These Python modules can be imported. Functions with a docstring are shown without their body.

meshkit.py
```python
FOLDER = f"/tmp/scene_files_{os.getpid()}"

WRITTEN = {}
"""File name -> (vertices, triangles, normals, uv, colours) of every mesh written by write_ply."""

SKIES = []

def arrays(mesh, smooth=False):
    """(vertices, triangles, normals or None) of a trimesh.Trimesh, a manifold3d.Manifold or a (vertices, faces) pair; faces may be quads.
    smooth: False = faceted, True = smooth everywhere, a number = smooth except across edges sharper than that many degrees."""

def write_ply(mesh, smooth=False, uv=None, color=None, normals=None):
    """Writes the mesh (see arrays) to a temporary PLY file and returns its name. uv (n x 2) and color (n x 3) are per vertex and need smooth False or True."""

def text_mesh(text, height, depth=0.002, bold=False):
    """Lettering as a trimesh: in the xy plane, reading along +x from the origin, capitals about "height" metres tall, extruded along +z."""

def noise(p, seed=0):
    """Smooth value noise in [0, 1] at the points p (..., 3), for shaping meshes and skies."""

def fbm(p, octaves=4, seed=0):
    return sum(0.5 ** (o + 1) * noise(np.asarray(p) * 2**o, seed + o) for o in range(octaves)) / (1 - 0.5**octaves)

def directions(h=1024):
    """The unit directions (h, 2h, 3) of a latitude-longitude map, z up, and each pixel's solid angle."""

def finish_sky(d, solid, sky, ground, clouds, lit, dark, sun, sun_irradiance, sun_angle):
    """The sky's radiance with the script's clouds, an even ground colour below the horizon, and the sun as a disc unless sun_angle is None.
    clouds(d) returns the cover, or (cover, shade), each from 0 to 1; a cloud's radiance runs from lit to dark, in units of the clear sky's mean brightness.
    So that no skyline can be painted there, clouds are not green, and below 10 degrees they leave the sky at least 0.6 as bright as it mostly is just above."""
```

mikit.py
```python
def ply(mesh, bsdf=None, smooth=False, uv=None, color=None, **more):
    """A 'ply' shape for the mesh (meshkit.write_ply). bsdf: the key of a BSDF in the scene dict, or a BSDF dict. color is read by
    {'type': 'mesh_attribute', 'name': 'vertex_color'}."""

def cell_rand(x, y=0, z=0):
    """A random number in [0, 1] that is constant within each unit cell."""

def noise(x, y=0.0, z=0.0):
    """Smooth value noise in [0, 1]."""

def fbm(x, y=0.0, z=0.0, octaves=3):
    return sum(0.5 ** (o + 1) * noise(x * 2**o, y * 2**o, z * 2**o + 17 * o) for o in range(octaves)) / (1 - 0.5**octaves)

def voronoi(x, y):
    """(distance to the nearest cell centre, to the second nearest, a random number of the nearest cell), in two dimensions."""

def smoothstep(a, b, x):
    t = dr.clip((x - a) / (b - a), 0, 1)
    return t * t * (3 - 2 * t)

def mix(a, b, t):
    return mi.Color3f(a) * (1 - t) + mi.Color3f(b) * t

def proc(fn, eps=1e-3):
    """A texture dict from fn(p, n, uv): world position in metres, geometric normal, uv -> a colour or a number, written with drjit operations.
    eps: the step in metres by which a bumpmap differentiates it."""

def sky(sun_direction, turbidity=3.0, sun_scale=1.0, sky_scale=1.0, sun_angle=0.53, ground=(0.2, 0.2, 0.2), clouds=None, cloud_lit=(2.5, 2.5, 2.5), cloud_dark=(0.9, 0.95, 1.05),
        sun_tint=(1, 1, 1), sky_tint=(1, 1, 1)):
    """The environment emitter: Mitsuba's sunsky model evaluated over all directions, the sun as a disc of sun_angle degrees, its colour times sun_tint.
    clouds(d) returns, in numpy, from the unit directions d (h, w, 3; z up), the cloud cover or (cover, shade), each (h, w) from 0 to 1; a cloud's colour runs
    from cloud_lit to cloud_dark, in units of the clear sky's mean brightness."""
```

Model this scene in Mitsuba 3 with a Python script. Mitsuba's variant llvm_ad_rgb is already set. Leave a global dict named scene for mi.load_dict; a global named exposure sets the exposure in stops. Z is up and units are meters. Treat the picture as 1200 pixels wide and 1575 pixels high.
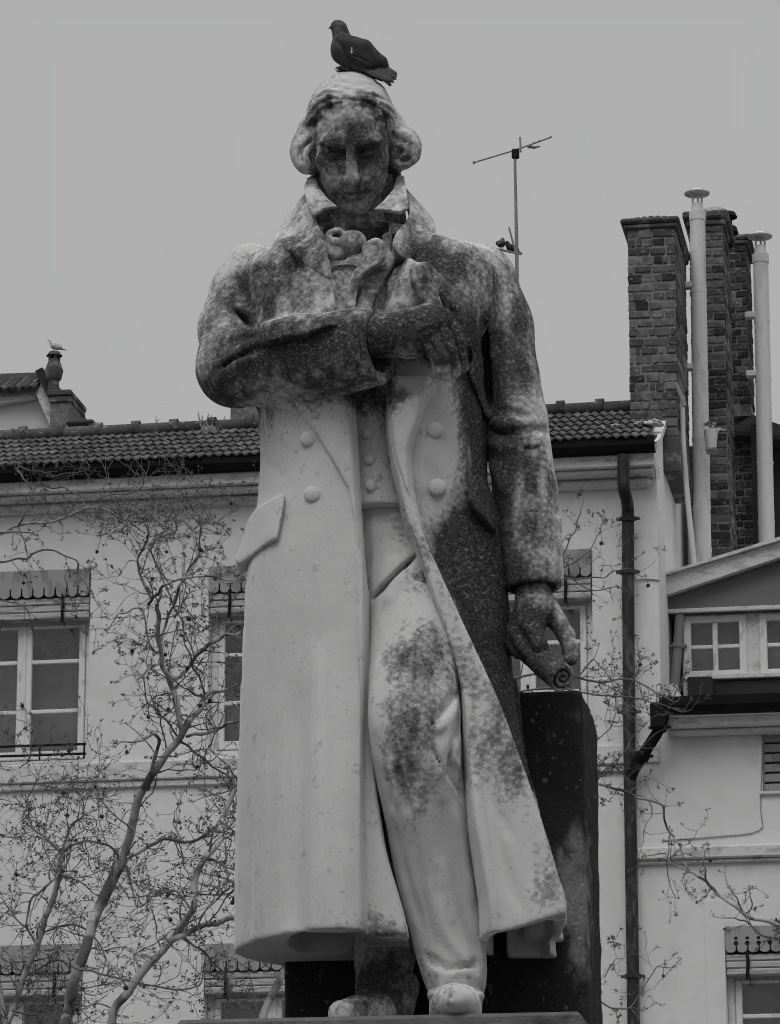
import math, random
import numpy as np
import drjit as dr
import trimesh
import mitsuba as mi
import mikit, meshkit
from scipy.interpolate import PchipInterpolator, RBFInterpolator
from scipy.ndimage import gaussian_filter, map_coordinates, distance_transform_edt
from scipy.sparse import coo_matrix
import shapely
import shapely.geometry as sg

# ------------------------------------------------------------------ camera, sky, exposure
T = mi.ScalarTransform4f
FOC = 6000.0                       # focal length in pixels of the 1200 x 1575 photograph
PITCH = math.radians(15.0)
CAM = np.array([0.0, -12.5, 1.6])
FWD = np.array([0, math.cos(PITCH), math.sin(PITCH)])
UPV = np.array([0, -math.sin(PITCH), math.cos(PITCH)])
scene, labels = {}, {}
scene['camera'] = {'type': 'perspective', 'fov_axis': 'y', 'fov': math.degrees(2 * math.atan(787.5 / FOC)),
                   'near_clip': 0.1, 'far_clip': 500.0,
                   'to_world': T().look_at(origin=CAM.tolist(), target=(CAM + FWD).tolist(), up=[0, 0, 1])}
# an overcast sky: bright zenith, greyer towards the horizon, a broad veiled sun behind the viewer
SUN = (-0.14, -0.57, 0.81)
def overcast(d):
    return np.ones(d.shape[:2]), 1.0 - np.clip(.55 + .45 * np.clip((d[..., 2] - .42) / .5, 0, 1), 0, 1)
GREY = (1.0, 1.0, 1.0)
scene['sky'] = mikit.sky(SUN, turbidity=3, sun_scale=0.30, sun_angle=36, clouds=overcast, ground=(0.09, 0.09, 0.09),
                         cloud_lit=(2.4, 2.4, 2.4), cloud_dark=(0.0, 0.0, 0.0), sun_tint=(0.81, 0.97, 1.25))
labels['sky'] = {'kind': 'structure', 'label': 'even pale grey overcast sky', 'category': 'sky'}
exposure = 1.92

# ------------------------------------------------------------------ helpers
def ray(px, py):
    d = FWD * FOC + np.array([1.0, 0, 0]) * (px - 600) + UPV * (787.5 - py)
    return d / FOC

def P(px, py, Y=0.0):
    """Where the sight line through a measured point of the photograph meets the upright plane at depth Y."""
    d = ray(px, py)
    t = (Y - CAM[1]) / d[1]
    return CAM + d * t

def numbered(name):
    if name not in scene and name not in labels and not any(k.startswith(name + '__') for k in KEYS):
        return name
    i = NUM.get(name, 1)
    while f'{name}_{i:03d}' in KEYS:
        i += 1
    NUM[name] = i + 1
    return f'{name}_{i:03d}'
KEYS, NUM = set(), {}

def thing(name, label, cat, group=None):
    key = name
    i = 0
    while key in KEYS:
        i += 1
        key = f'{name}_{i:03d}'
    KEYS.add(key)
    labels[key] = {'label': label, 'category': cat}
    if group:
        labels[key]['group'] = group
    return key

def obj(name, mesh, bsdf, parent=None, smooth=False, label=None, kind=None, **more):
    """ONE entry of the scene, a part when parent is given. mesh may be a ready shape dict."""
    base = f'{parent}__{name}' if parent else name
    key, i = base, NUM.get(base, 0)
    while key in KEYS or (i and key == base):
        i += 1
        key = f'{base}_{i:03d}'
    NUM[base] = i if key != base else 0
    KEYS.add(key)
    scene[key] = mesh if isinstance(mesh, dict) else mikit.ply(mesh, bsdf, smooth=smooth, **more)
    if label or kind:
        labels[key] = {}
        if label: labels[key]['label'] = label
        if kind: labels[key]['kind'] = kind
    return key

def single(name, mesh, bsdf, label, cat, smooth=False, group=None, kind=None):
    key = obj(name, mesh, bsdf, None, smooth)
    labels[key] = {'label': label, 'category': cat}
    if group: labels[key]['group'] = group
    if kind: labels[key]['kind'] = kind
    return key

def structure(name, mesh, bsdf, label, smooth=False):
    key = obj(name, mesh, bsdf, None, smooth)
    labels[key] = {'kind': 'structure', 'label': label}
    return key

def box(x0, x1, y0, y1, z0, z1):
    return trimesh.creation.box(bounds=[[min(x0, x1), min(y0, y1), min(z0, z1)], [max(x0, x1), max(y0, y1), max(z0, z1)]])

def chamfered(lx, ly, lz, c):
    """A box centred on the origin with chamfered edges."""
    v = []
    for sx in (-1, 1):
        for sy in (-1, 1):
            for sz in (-1, 1):
                v += [(sx * lx / 2, sy * (ly / 2 - c), sz * (lz / 2 - c)), (sx * (lx / 2 - c), sy * ly / 2, sz * (lz / 2 - c)), (sx * (lx / 2 - c), sy * (ly / 2 - c), sz * lz / 2)]
    return trimesh.convex.convex_hull(np.array(v))

def tube(pts, rad, sides=6, caps=True):
    """A tapered tube along the points as (vertices, faces)."""
    pts = np.asarray(pts, float)
    n = len(pts)
    rad = np.broadcast_to(np.asarray(rad, float), (n,))
    tan = np.gradient(pts, axis=0)
    tan /= np.maximum(np.linalg.norm(tan, axis=1, keepdims=True), 1e-9)
    ref = np.array([0.13, 0.31, 0.94]) if abs(tan[0, 2]) < 0.9 else np.array([0.95, 0.2, 0.1])
    u = np.cross(tan, ref)
    u /= np.maximum(np.linalg.norm(u, axis=1, keepdims=True), 1e-9)
    w = np.cross(tan, u)
    a = np.arange(sides) * 2 * np.pi / sides
    ring = pts[:, None] + rad[:, None, None] * (np.cos(a)[None, :, None] * u[:, None] + np.sin(a)[None, :, None] * w[:, None])
    v = ring.reshape(-1, 3)
    i, j = np.meshgrid(np.arange(n - 1), np.arange(sides), indexing='ij')
    A, B = i * sides + j, i * sides + (j + 1) % sides
    C, D = A + sides, B + sides
    f = np.concatenate([np.stack([A, C, B], -1).reshape(-1, 3), np.stack([B, C, D], -1).reshape(-1, 3)])
    if caps:
        v = np.vstack([v, pts[:1], pts[-1:]])
        k = np.arange(sides)
        f = np.vstack([f, np.stack([k, (k + 1) % sides, k * 0 + n * sides], 1), np.stack([(n - 1) * sides + (k + 1) % sides, (n - 1) * sides + k, k * 0 + n * sides + 1], 1)])
    return v, f

def join(parts):
    vs, fs, at = [], [], 0
    for p in parts:
        v, f = (p.vertices, p.faces) if hasattr(p, 'faces') else p
        vs.append(np.asarray(v, float)); fs.append(np.asarray(f, int) + at)
        at += len(v)
    return np.vstack(vs), np.vstack(fs)

def moved(mesh, M):
    v, f = (mesh.vertices, mesh.faces) if hasattr(mesh, 'faces') else mesh
    return np.asarray(v) @ M[:3, :3].T + M[:3, 3], np.asarray(f)

def spline(pts, n, closed=False):
    """Catmull-Rom through the points."""
    pts = np.asarray(pts, float)
    m = len(pts)
    if closed:
        q = np.vstack([pts[-1], pts, pts[:2]])
        segs = m
    else:
        q = np.vstack([2 * pts[0] - pts[1], pts, 2 * pts[-1] - pts[-2]])
        segs = m - 1
    out = []
    for s in range(segs):
        p0, p1, p2, p3 = q[s:s + 4]
        for t in np.linspace(0, 1, n, endpoint=False):
            out.append(0.5 * (2 * p1 + (p2 - p0) * t + (2 * p0 - 5 * p1 + 4 * p2 - p3) * t * t + (3 * p1 - p0 - 3 * p2 + p3) * t ** 3))
    if not closed:
        out.append(pts[-1])
    return np.array(out)

# ------------------------------------------------------------------ carving: signed distances on a grid, meshed by surface nets
def smin(a, b, k):
    if k <= 0: return np.minimum(a, b)
    h = np.clip(0.5 + 0.5 * (b - a) / k, 0, 1)
    return b + (a - b) * h - k * h * (1 - h)

def smax(a, b, k):
    return -smin(-a, -b, k)

class Carving:
    def __init__(self, lo, hi, h):
        self.h, self.lo = h, np.asarray(lo, float)
        self.n = np.ceil((np.asarray(hi) - lo) / h).astype(int) + 1
        self.ax = [(self.lo[k] + h * np.arange(self.n[k])).astype(np.float32) for k in range(3)]
        self.D = np.full(self.n, 1.0, np.float32)

    def window(self, lo, hi):
        a = np.clip(np.floor((np.asarray(lo) - self.lo) / self.h).astype(int), 0, self.n - 1)
        b = np.clip(np.ceil((np.asarray(hi) - self.lo) / self.h).astype(int) + 1, 1, self.n)
        s = tuple(slice(i, max(j, i + 1)) for i, j in zip(a, b))
        return s, self.ax[0][s[0]][:, None, None], self.ax[1][s[1]][None, :, None], self.ax[2][s[2]][None, None, :]

    def put(self, lo, hi, fn, k=0.0, mode='add', m=0.06):
        lo, hi = np.asarray(lo) - m - k, np.asarray(hi) + m + k
        s, x, y, z = self.window(lo, hi)
        d = fn(x, y, z).astype(np.float32)
        if mode == 'add': self.D[s] = smin(self.D[s], d, k)
        elif mode == 'cut': self.D[s] = smax(self.D[s], -d, k)
        elif mode == 'keep': self.D[s] = smax(self.D[s], d, k)
        elif mode == 'push': self.D[s] = self.D[s] + d

    def cap(self, a, b, ra, rb=None, k=0.0, mode='add'):
        a, b = np.asarray(a, float), np.asarray(b, float)
        rb = ra if rb is None else rb
        ab = b - a
        L = max(ab @ ab, 1e-9)
        def fn(x, y, z):
            t = np.clip(((x - a[0]) * ab[0] + (y - a[1]) * ab[1] + (z - a[2]) * ab[2]) / L, 0, 1)
            return np.sqrt((x - a[0] - t * ab[0]) ** 2 + (y - a[1] - t * ab[1]) ** 2 + (z - a[2] - t * ab[2]) ** 2) - (ra + (rb - ra) * t)
        r = max(ra, rb)
        self.put(np.minimum(a, b) - r, np.maximum(a, b) + r, fn, k, mode)

    def chain(self, pts, k=0.0, mode='add', n=0):
        """pts: rows x, y, z, r."""
        pts = np.asarray(pts, float)
        if n: pts = spline(pts, n)
        for p, q in zip(pts[:-1], pts[1:]):
            self.cap(p[:3], q[:3], p[3], q[3], k, mode)

    def ell(self, c, r, R=None, k=0.0, mode='add'):
        c, r = np.asarray(c, float), np.asarray(r, float)
        R = np.eye(3) if R is None else np.asarray(R, float)     # columns: the local axes
        def fn(x, y, z):
            d = [x - c[0], y - c[1], z - c[2]]
            q = [(d[0] * R[0, i] + d[1] * R[1, i] + d[2] * R[2, i]) for i in range(3)]
            k0 = np.sqrt(sum((q[i] / r[i]) ** 2 for i in range(3)))
            k1 = np.sqrt(sum((q[i] / r[i] ** 2) ** 2 for i in range(3)))
            return k0 * (k0 - 1) / np.maximum(k1, 1e-6)
        m = r.max()
        self.put(c - m, c + m, fn, k, mode)

    def fold(self, pts, amp, w, taper=True):
        """A ridge (amp > 0) or a groove (amp < 0) along a polyline laid on the surface."""
        pts = np.asarray(pts, float)[:, :3]
        pts = spline(pts, 6) if len(pts) > 2 else np.linspace(pts[0], pts[-1], 8)
        lo, hi = pts.min(0) - 2.6 * w, pts.max(0) + 2.6 * w
        m = len(pts)
        def fn(x, y, z):
            best = np.full(np.broadcast_shapes(x.shape, y.shape, z.shape), 9.0, np.float32)
            at = np.zeros_like(best)
            for i in range(m - 1):
                a, ab = pts[i], pts[i + 1] - pts[i]
                L = max(ab @ ab, 1e-9)
                t = np.clip(((x - a[0]) * ab[0] + (y - a[1]) * ab[1] + (z - a[2]) * ab[2]) / L, 0, 1)
                d = (x - a[0] - t * ab[0]) ** 2 + (y - a[1] - t * ab[1]) ** 2 + (z - a[2] - t * ab[2]) ** 2
                near = d < best
                at = np.where(near, (i + t) / (m - 1), at)
                best = np.minimum(best, d)
            e = np.exp(-best / w ** 2)
            if taper: e = e * np.clip(1.15 - (2 * at - 1) ** 4, 0, 1)
            return -amp * e
        self.put(lo, hi, fn, 0, 'push', 0)

    def groove(self, pts, w, depth, ends=True):
        """A deep narrow cut along points of the surface, going straight in."""
        pts = np.asarray(pts, float)[:, :3]
        p = spline(pts, 5) if len(pts) > 2 else np.linspace(pts[0], pts[-1], 6)
        t = np.linspace(-1, 1, len(p))
        r = w * (np.clip(1.05 - np.abs(t) ** 3, .15, 1) if ends else np.ones(len(p)))
        m = max(int(depth / (w * .9)), 1)
        for j in range(m + 1):
            dp = depth * j / m * (np.clip(1.05 - t ** 4, .1, 1) if ends else 1)
            self.chain(np.c_[p[:, 0], p[:, 1] + dp, p[:, 2], r * (1 - .35 * j / m)], mode='cut', k=.004)

    def rows(self, rows, k=0.0, mode='add', soft=0.02, hem=None, flute=None, yref=-0.2, top=0.0):
        """A solid given by levels: py, left px, right px, front Y, back Y, rounding radius left, right (metres)."""
        rows = np.asarray(rows, float)
        zz, xl, xr = [], [], []
        for r in rows:
            zz.append(P(600, r[0], yref)[2]); xl.append(P(r[1], r[0], yref)[0]); xr.append(P(r[2], r[0], yref)[0])
        o = np.argsort(zz)
        zz = np.array(zz)[o]
        f = [PchipInterpolator(zz, np.asarray(c)[o], extrapolate=True) for c in (xl, xr, rows[:, 3], rows[:, 4], rows[:, 5], rows[:, 6])]
        zlo = zz[0] if hem is None else hem[:, 1].min() - 0.02
        lo = np.array([min(xl) - 0.05, rows[:, 3].min() - 0.05, zlo - 0.02]); hi = np.array([max(xr) + 0.05, rows[:, 4].max() + 0.05, zz[-1] + top])
        def fn(x, y, z):
            zc = np.clip(z[0, 0], zz[0], zz[-1])
            L, R, F, B, rl, rr = [g(zc)[None, None, :] for g in f]
            ul = np.clip((x - L) / rl, 0, 1); ur = np.clip((R - x) / rr, 0, 1)
            bend = np.maximum(1 - np.sqrt(np.maximum(1 - (1 - ul) ** 2, 0)), 1 - np.sqrt(np.maximum(1 - (1 - ur) ** 2, 0)))
            mid = 0.5 * (F + B)
            front = F + (mid - F) * bend
            back = B + (mid - B) * bend
            if flute is not None:
                front = front + flute(x, z)
            d = smax(smax(front - y, y - back, soft), smax(L - x, x - R, soft), soft)
            bot = (zz[0] if hem is None else np.interp(x, hem[:, 0], hem[:, 1])) - z
            return smax(smax(d, bot, soft), z - zz[-1] - top, soft)
        self.put(lo, hi, fn, k, mode)

    def front(self, sigma=1.0):
        """The front surface of what is carved so far: Y over (x, z), inf where there is none."""
        inside = self.D < 0
        hit = inside.any(1)
        i = inside.argmax(1)
        Y = self.ax[1][i]
        i1 = np.clip(i, 1, None)
        I, K = np.indices(i.shape)
        a, b = self.D[I, i1 - 1, K], self.D[I, i1, K]
        Y = np.where(hit, self.ax[1][i1 - 1] + self.h * np.clip(a / np.where(a - b == 0, 1, a - b), 0, 1), np.nan)
        idx = distance_transform_edt(~hit, return_distances=False, return_indices=True)
        Y = Y[tuple(idx)]
        return Relief(self.ax[0], self.ax[2], gaussian_filter(Y, sigma))

    def slab(self, poly, front, thick, sink=0.06, soft=0.012, k=0.0, mode='add', curl=None, yref=-0.3, n=5, smoothed=True, xz=None):
        """A sheet with the outline poly (photo pixels at depth yref): its front lies `thick` before the surface front(x, z), its back is sunk behind it."""
        q = np.array([P(a, b, yref)[[0, 2]] for a, b in poly]) if xz is None else np.asarray(xz)
        if smoothed: q = spline(q, n, closed=True)
        pg = sg.Polygon(q).buffer(0)
        x0, z0, x1, z1 = pg.bounds
        s, x, y, z = self.window([x0 - 0.05, self.lo[1], z0 - 0.05], [x1 + 0.05, self.ax[1][-1], z1 + 0.05])
        XX, ZZ = np.meshgrid(x[:, 0, 0], z[0, 0], indexing='ij')
        pts = shapely.points(XX.ravel(), ZZ.ravel())
        d2 = shapely.distance(pg.boundary, pts)
        d2 = np.where(shapely.contains(pg, pts), -d2, d2).reshape(XX.shape)
        F = front(XX, ZZ)
        t = thick(XX, ZZ) if callable(thick) else thick
        fr = F - t
        if curl is not None:
            fr = fr + curl(XX, ZZ, d2)
        d = smax(smax(fr[:, None, :] - y, y - (F + sink)[:, None, :], soft), d2[:, None, :], soft)
        if mode == 'add': self.D[s] = smin(self.D[s], d.astype(np.float32), k)
        else: self.D[s] = smax(self.D[s], -d.astype(np.float32), k)

    def rough(self, amp, freq, seed=0):
        """Uneven hand-carved, weathered surface."""
        n = np.maximum((self.n * self.h * freq).astype(int) + 3, 2)
        g = np.random.default_rng(seed).normal(size=n).astype(np.float32)
        c = np.meshgrid(*[np.arange(m) * self.h * freq for m in self.n], indexing='ij', sparse=True)
        near = np.argwhere(np.abs(self.D) < 4 * self.h)
        v = map_coordinates(g, (near * self.h * freq).T, order=1)
        self.D[tuple(near.T)] += amp * v

    def mesh(self, relax=0):
        D = self.D
        if relax: D = gaussian_filter(D, relax)
        D = np.pad(D, 1, constant_values=0.05)
        ins = D < 0
        nx, ny, nz = [k - 1 for k in D.shape]
        cnt = np.zeros((nx, ny, nz), np.int8)
        for a in (0, 1):
            for b in (0, 1):
                for c in (0, 1):
                    cnt += ins[a:nx + a, b:ny + b, c:nz + c]
        act = (cnt > 0) & (cnt < 8)
        cells = np.argwhere(act)
        idx = np.full((nx, ny, nz), -1, np.int32)
        idx[tuple(cells.T)] = np.arange(len(cells))
        acc, num = np.zeros((len(cells), 3)), np.zeros(len(cells))
        cor = [(a, b, c) for a in (0, 1) for b in (0, 1) for c in (0, 1)]
        val = {o: D[cells[:, 0] + o[0], cells[:, 1] + o[1], cells[:, 2] + o[2]].astype(float) for o in cor}
        for o in cor:
            for k in range(3):
                if o[k] == 0:
                    p = list(o); p[k] = 1; p = tuple(p)
                    u, w = val[o], val[p]
                    cr = (u < 0) != (w < 0)
                    t = np.where(cr, u / np.where(cr, u - w, 1), 0)
                    pt = np.array(o, float)[None].repeat(len(cells), 0)
                    pt[:, k] = t
                    acc[cr] += pt[cr]; num[cr] += 1
        v = self.lo + self.h * (cells + acc / num[:, None] - 1)
        F = []
        for k in range(3):
            a, b = [(1, 2), (2, 0), (0, 1)][k]
            sl0 = [slice(1, nx), slice(1, ny), slice(1, nz)]; sl1 = list(sl0)
            sl0[k] = slice(0, D.shape[k] - 1); sl1[k] = slice(1, D.shape[k])
            A, B = ins[tuple(sl0)], ins[tuple(sl1)]
            e = np.argwhere(A != B)
            if not len(e): continue
            flip = A[tuple(e.T)]
            base = e.copy()
            for m in range(3):
                if m != k: base[:, m] += 1
            def cell(da, db):
                c = base.copy(); c[:, a] -= da; c[:, b] -= db
                return idx[tuple(c.T)]
            q = np.stack([cell(0, 0), cell(1, 0), cell(1, 1), cell(0, 1)], 1)
            q[~flip] = q[~flip][:, ::-1]
            F.append(q)
        F = np.vstack(F)
        F = np.vstack([F[:, [0, 1, 2]], F[:, [0, 2, 3]]])
        i, j = np.concatenate([F[:, 0], F[:, 1], F[:, 2]]), np.concatenate([F[:, 1], F[:, 2], F[:, 0]])
        A = coo_matrix((np.ones(2 * len(i)), (np.r_[i, j], np.r_[j, i])), shape=(len(v), len(v))).tocsr()
        A = A.multiply(1 / np.maximum(np.asarray(A.sum(1)), 1)).tocsr()
        for lam in (.5, -.52) * 4:                       # Taubin: takes the grid steps out without shrinking
            v = v + lam * (A @ v - v)
        return v, F

class Relief:
    def __init__(self, x, z, Y):
        self.x, self.z, self.Y = x, z, Y
    def __call__(self, X, Z):
        c = [(np.asarray(X, float) - self.x[0]) / (self.x[1] - self.x[0]), (np.asarray(Z, float) - self.z[0]) / (self.z[1] - self.z[0])]
        return map_coordinates(self.Y, [np.ravel(c[0]), np.ravel(c[1])], order=1, mode='nearest').reshape(np.shape(X))
    def at(self, px, py, lift=0.0):
        """The point of this surface on the sight line through (px, py)."""
        Y = -0.2
        for _ in range(12):
            p = P(px, py, Y)
            Y = float(self(np.array([p[0]]), np.array([p[2]]))[0])
        return P(px, py, Y - lift)
# ------------------------------------------------------------------ materials (black-and-white photograph: every colour is a grey)
def mat(name, fn, rough=0.9, bump=None, bscale=0.002, eps=1e-3, **more):
    col = mikit.proc(fn) if callable(fn) else {'type': 'rgb', 'value': [fn] * 3}
    b = {'type': 'principled', 'base_color': col, 'roughness': rough, 'specular': 0.25, **more}
    if bump is not None:
        b = {'type': 'bumpmap', 'arbitrary': mikit.proc(bump, eps), 'scale': bscale, 'bsdf': b}
    scene[name] = {'type': 'twosided', 'bsdf': b}

F_, S_, N_ = mikit.fbm, mikit.smoothstep, mikit.noise
G3 = lambda v: mi.Color3f(v, v, v)

# crust and lichen lie on the carved stone in patches, a few with shade painted in (x, z of the patch, its size, its density), read off the photograph
def patches(rows, yref=-0.25):
    out = []
    for px, py, rx, ry, rot, w, *behind in rows:          # behind: only on stone that lies deeper than this
        p = P(px, py, yref)
        out.append((p[0], p[2], rx / 480, ry / 480, math.radians(rot), w, behind[0] if behind else None))
    return out
CRUST_SHADE = patches([
    (375, 565, 85, 62, 0, .85), (335, 600, 40, 40, 0, .35), (455, 575, 50, 40, 0, .5), (400, 440, 60, 55, 0, .55), (455, 455, 50, 45, 0, .35), (540, 570, 70, 40, 0, .75), (520, 520, 70, 30, 0, .40),
    (520, 622, 45, 16, 0, .75), (620, 520, 60, 35, 0, .50), (690, 545, 40, 40, 0, .95), (640, 545, 50, 14, 0, .75), (680, 566, 30, 22, 0, .9), (655, 452, 12, 24, 0, .35), (610, 440, 45, 50, 0, .20), (700, 480, 55, 55, 0, .60), (700, 410, 50, 40, 0, .45), (455, 400, 16, 16, 0, .8), (655, 395, 20, 22, 0, .7),
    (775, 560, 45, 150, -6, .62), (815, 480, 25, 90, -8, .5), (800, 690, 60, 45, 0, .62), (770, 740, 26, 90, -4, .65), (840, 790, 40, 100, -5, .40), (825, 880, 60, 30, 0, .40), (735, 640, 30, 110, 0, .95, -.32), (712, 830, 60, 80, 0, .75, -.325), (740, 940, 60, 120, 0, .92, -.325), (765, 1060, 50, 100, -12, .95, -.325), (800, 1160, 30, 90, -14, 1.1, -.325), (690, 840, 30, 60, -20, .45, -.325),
    (690, 870, 26, 60, -20, .45), (830, 960, 40, 50, 0, .55), (820, 1010, 60, 50, 0, .5), (880, 990, 25, 60, 0, .4),
    (545, 264, 62, 54, 0, .74), (540, 205, 58, 34, 0, .52), (500, 238, 22, 10, 0, .35), (570, 238, 24, 10, 0, .35), (500, 162, 30, 14, 20, .75), (572, 164, 38, 14, -12, .75), (590, 195, 18, 30, 0, .40), (625, 228, 25, 25, 0, .35), (548, 347, 60, 26, 0, 1.6, -.105), (608, 318, 22, 18, 0, .35), (498, 310, 16, 20, 0, .25),  # neck patch: crust plus painted shade below the chin; eye patches darken the sockets
    (610, 670, 22, 70, 8, .32), (640, 620, 40, 14, 0, .45), (640, 780, 18, 60, -20, .25), (630, 1060, 54, 100, 0, .55), (640, 1130, 55, 45, 0, .25), (622, 1205, 30, 48, 0, .75), (640, 1270, 25, 50, 0, .25), (660, 1010, 30, 50, 0, .30),
    (720, 1020, 14, 90, -22, .35), (800, 1170, 26, 100, -17, .62), (845, 1310, 26, 90, -16, .55), (770, 1110, 22, 80, -20, .45), (580, 590, 30, 30, 0, .35), (350, 470, 40, 50, 0, .18), (415, 510, 50, 20, 0, .2),
    (700, 1530, 30, 20, 0, .25), (560, 440, 100, 62, 0, .34), (440, 350, 40, 40, 0, .22), (655, 345, 30, 40, 0, .22), (380, 390, 50, 24, 0, .22), (770, 400, 40, 40, 0, .22), (530, 374, 34, 22, 0, .35), (470, 365, 34, 44, 0, .25), (650, 370, 30, 30, 0, .3), (350, 440, 44, 60, 0, .30), (715, 395, 70, 30, 0, .30), (486, 176, 14, 5, -25, .8), (508, 158, 16, 4, -12, .8), (560, 160, 18, 4, 8, .8), (592, 176, 14, 5, 28, .8), (500, 148, 14, 3, -10, .6), (570, 150, 18, 3, 10, .6), (580, 1500, 62, 60, 0, 1.3), (420, 1425, 50, 18, 0, .10), (510, 1375, 5, 8, 0, .35), (495, 1345, 3, 4, 0, .5)])  # far leg patch below the hem: crust with the shade painted in
WASHED = patches([(664, 690, 40, 88, -4, 1.2, -.40), (640, 592, 40, 15, 0, .9, -.40), (470, 900, 90, 190, 0, .9), (455, 1250, 110, 220, 0, .9), (760, 380, 26, 14, 25, .25), (715, 358, 40, 10, 15, .25), (545, 125, 62, 34, 0, .8), (455, 505, 45, 12, 12, .5), (540, 487, 40, 8, 0, .4), (440, 338, 22, 14, 0, .2), (370, 384, 36, 10, 0, .25), (535, 262, 8, 26, 0, .35), (600, 482, 30, 8, 0, .4), (640, 410, 12, 10, 0, .9), (660, 925, 14, 60, -24, .5), (690, 1130, 16, 60, 0, .7), (700, 1380, 60, 90, 0, .6), (775, 1330, 40, 100, -12, .5), (845, 655, 18, 18, 0, .4), (790, 780, 20, 90, -4, .15), (590, 960, 24, 60, 0, .5), (600, 1320, 25, 90, 0, .4)])
def field(p, rows):
    out = mi.Float(0)
    for x, z, rx, rz, rot, w, deep in rows:
        a, b = p.x - x, p.z - z
        c, s = math.cos(rot), math.sin(rot)
        u, v = (a * c + b * s) / rx, (b * c - a * s) / rz
        e = w * dr.exp(-(u * u + v * v) * 0.8)
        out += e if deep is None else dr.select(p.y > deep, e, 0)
    return out
def stone_grain(p):
    return 0.5 * N_(p.x * 190, p.y * 190, p.z * 190) + 0.5 * N_(p.x * 85, p.y * 85, p.z * 85)
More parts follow.
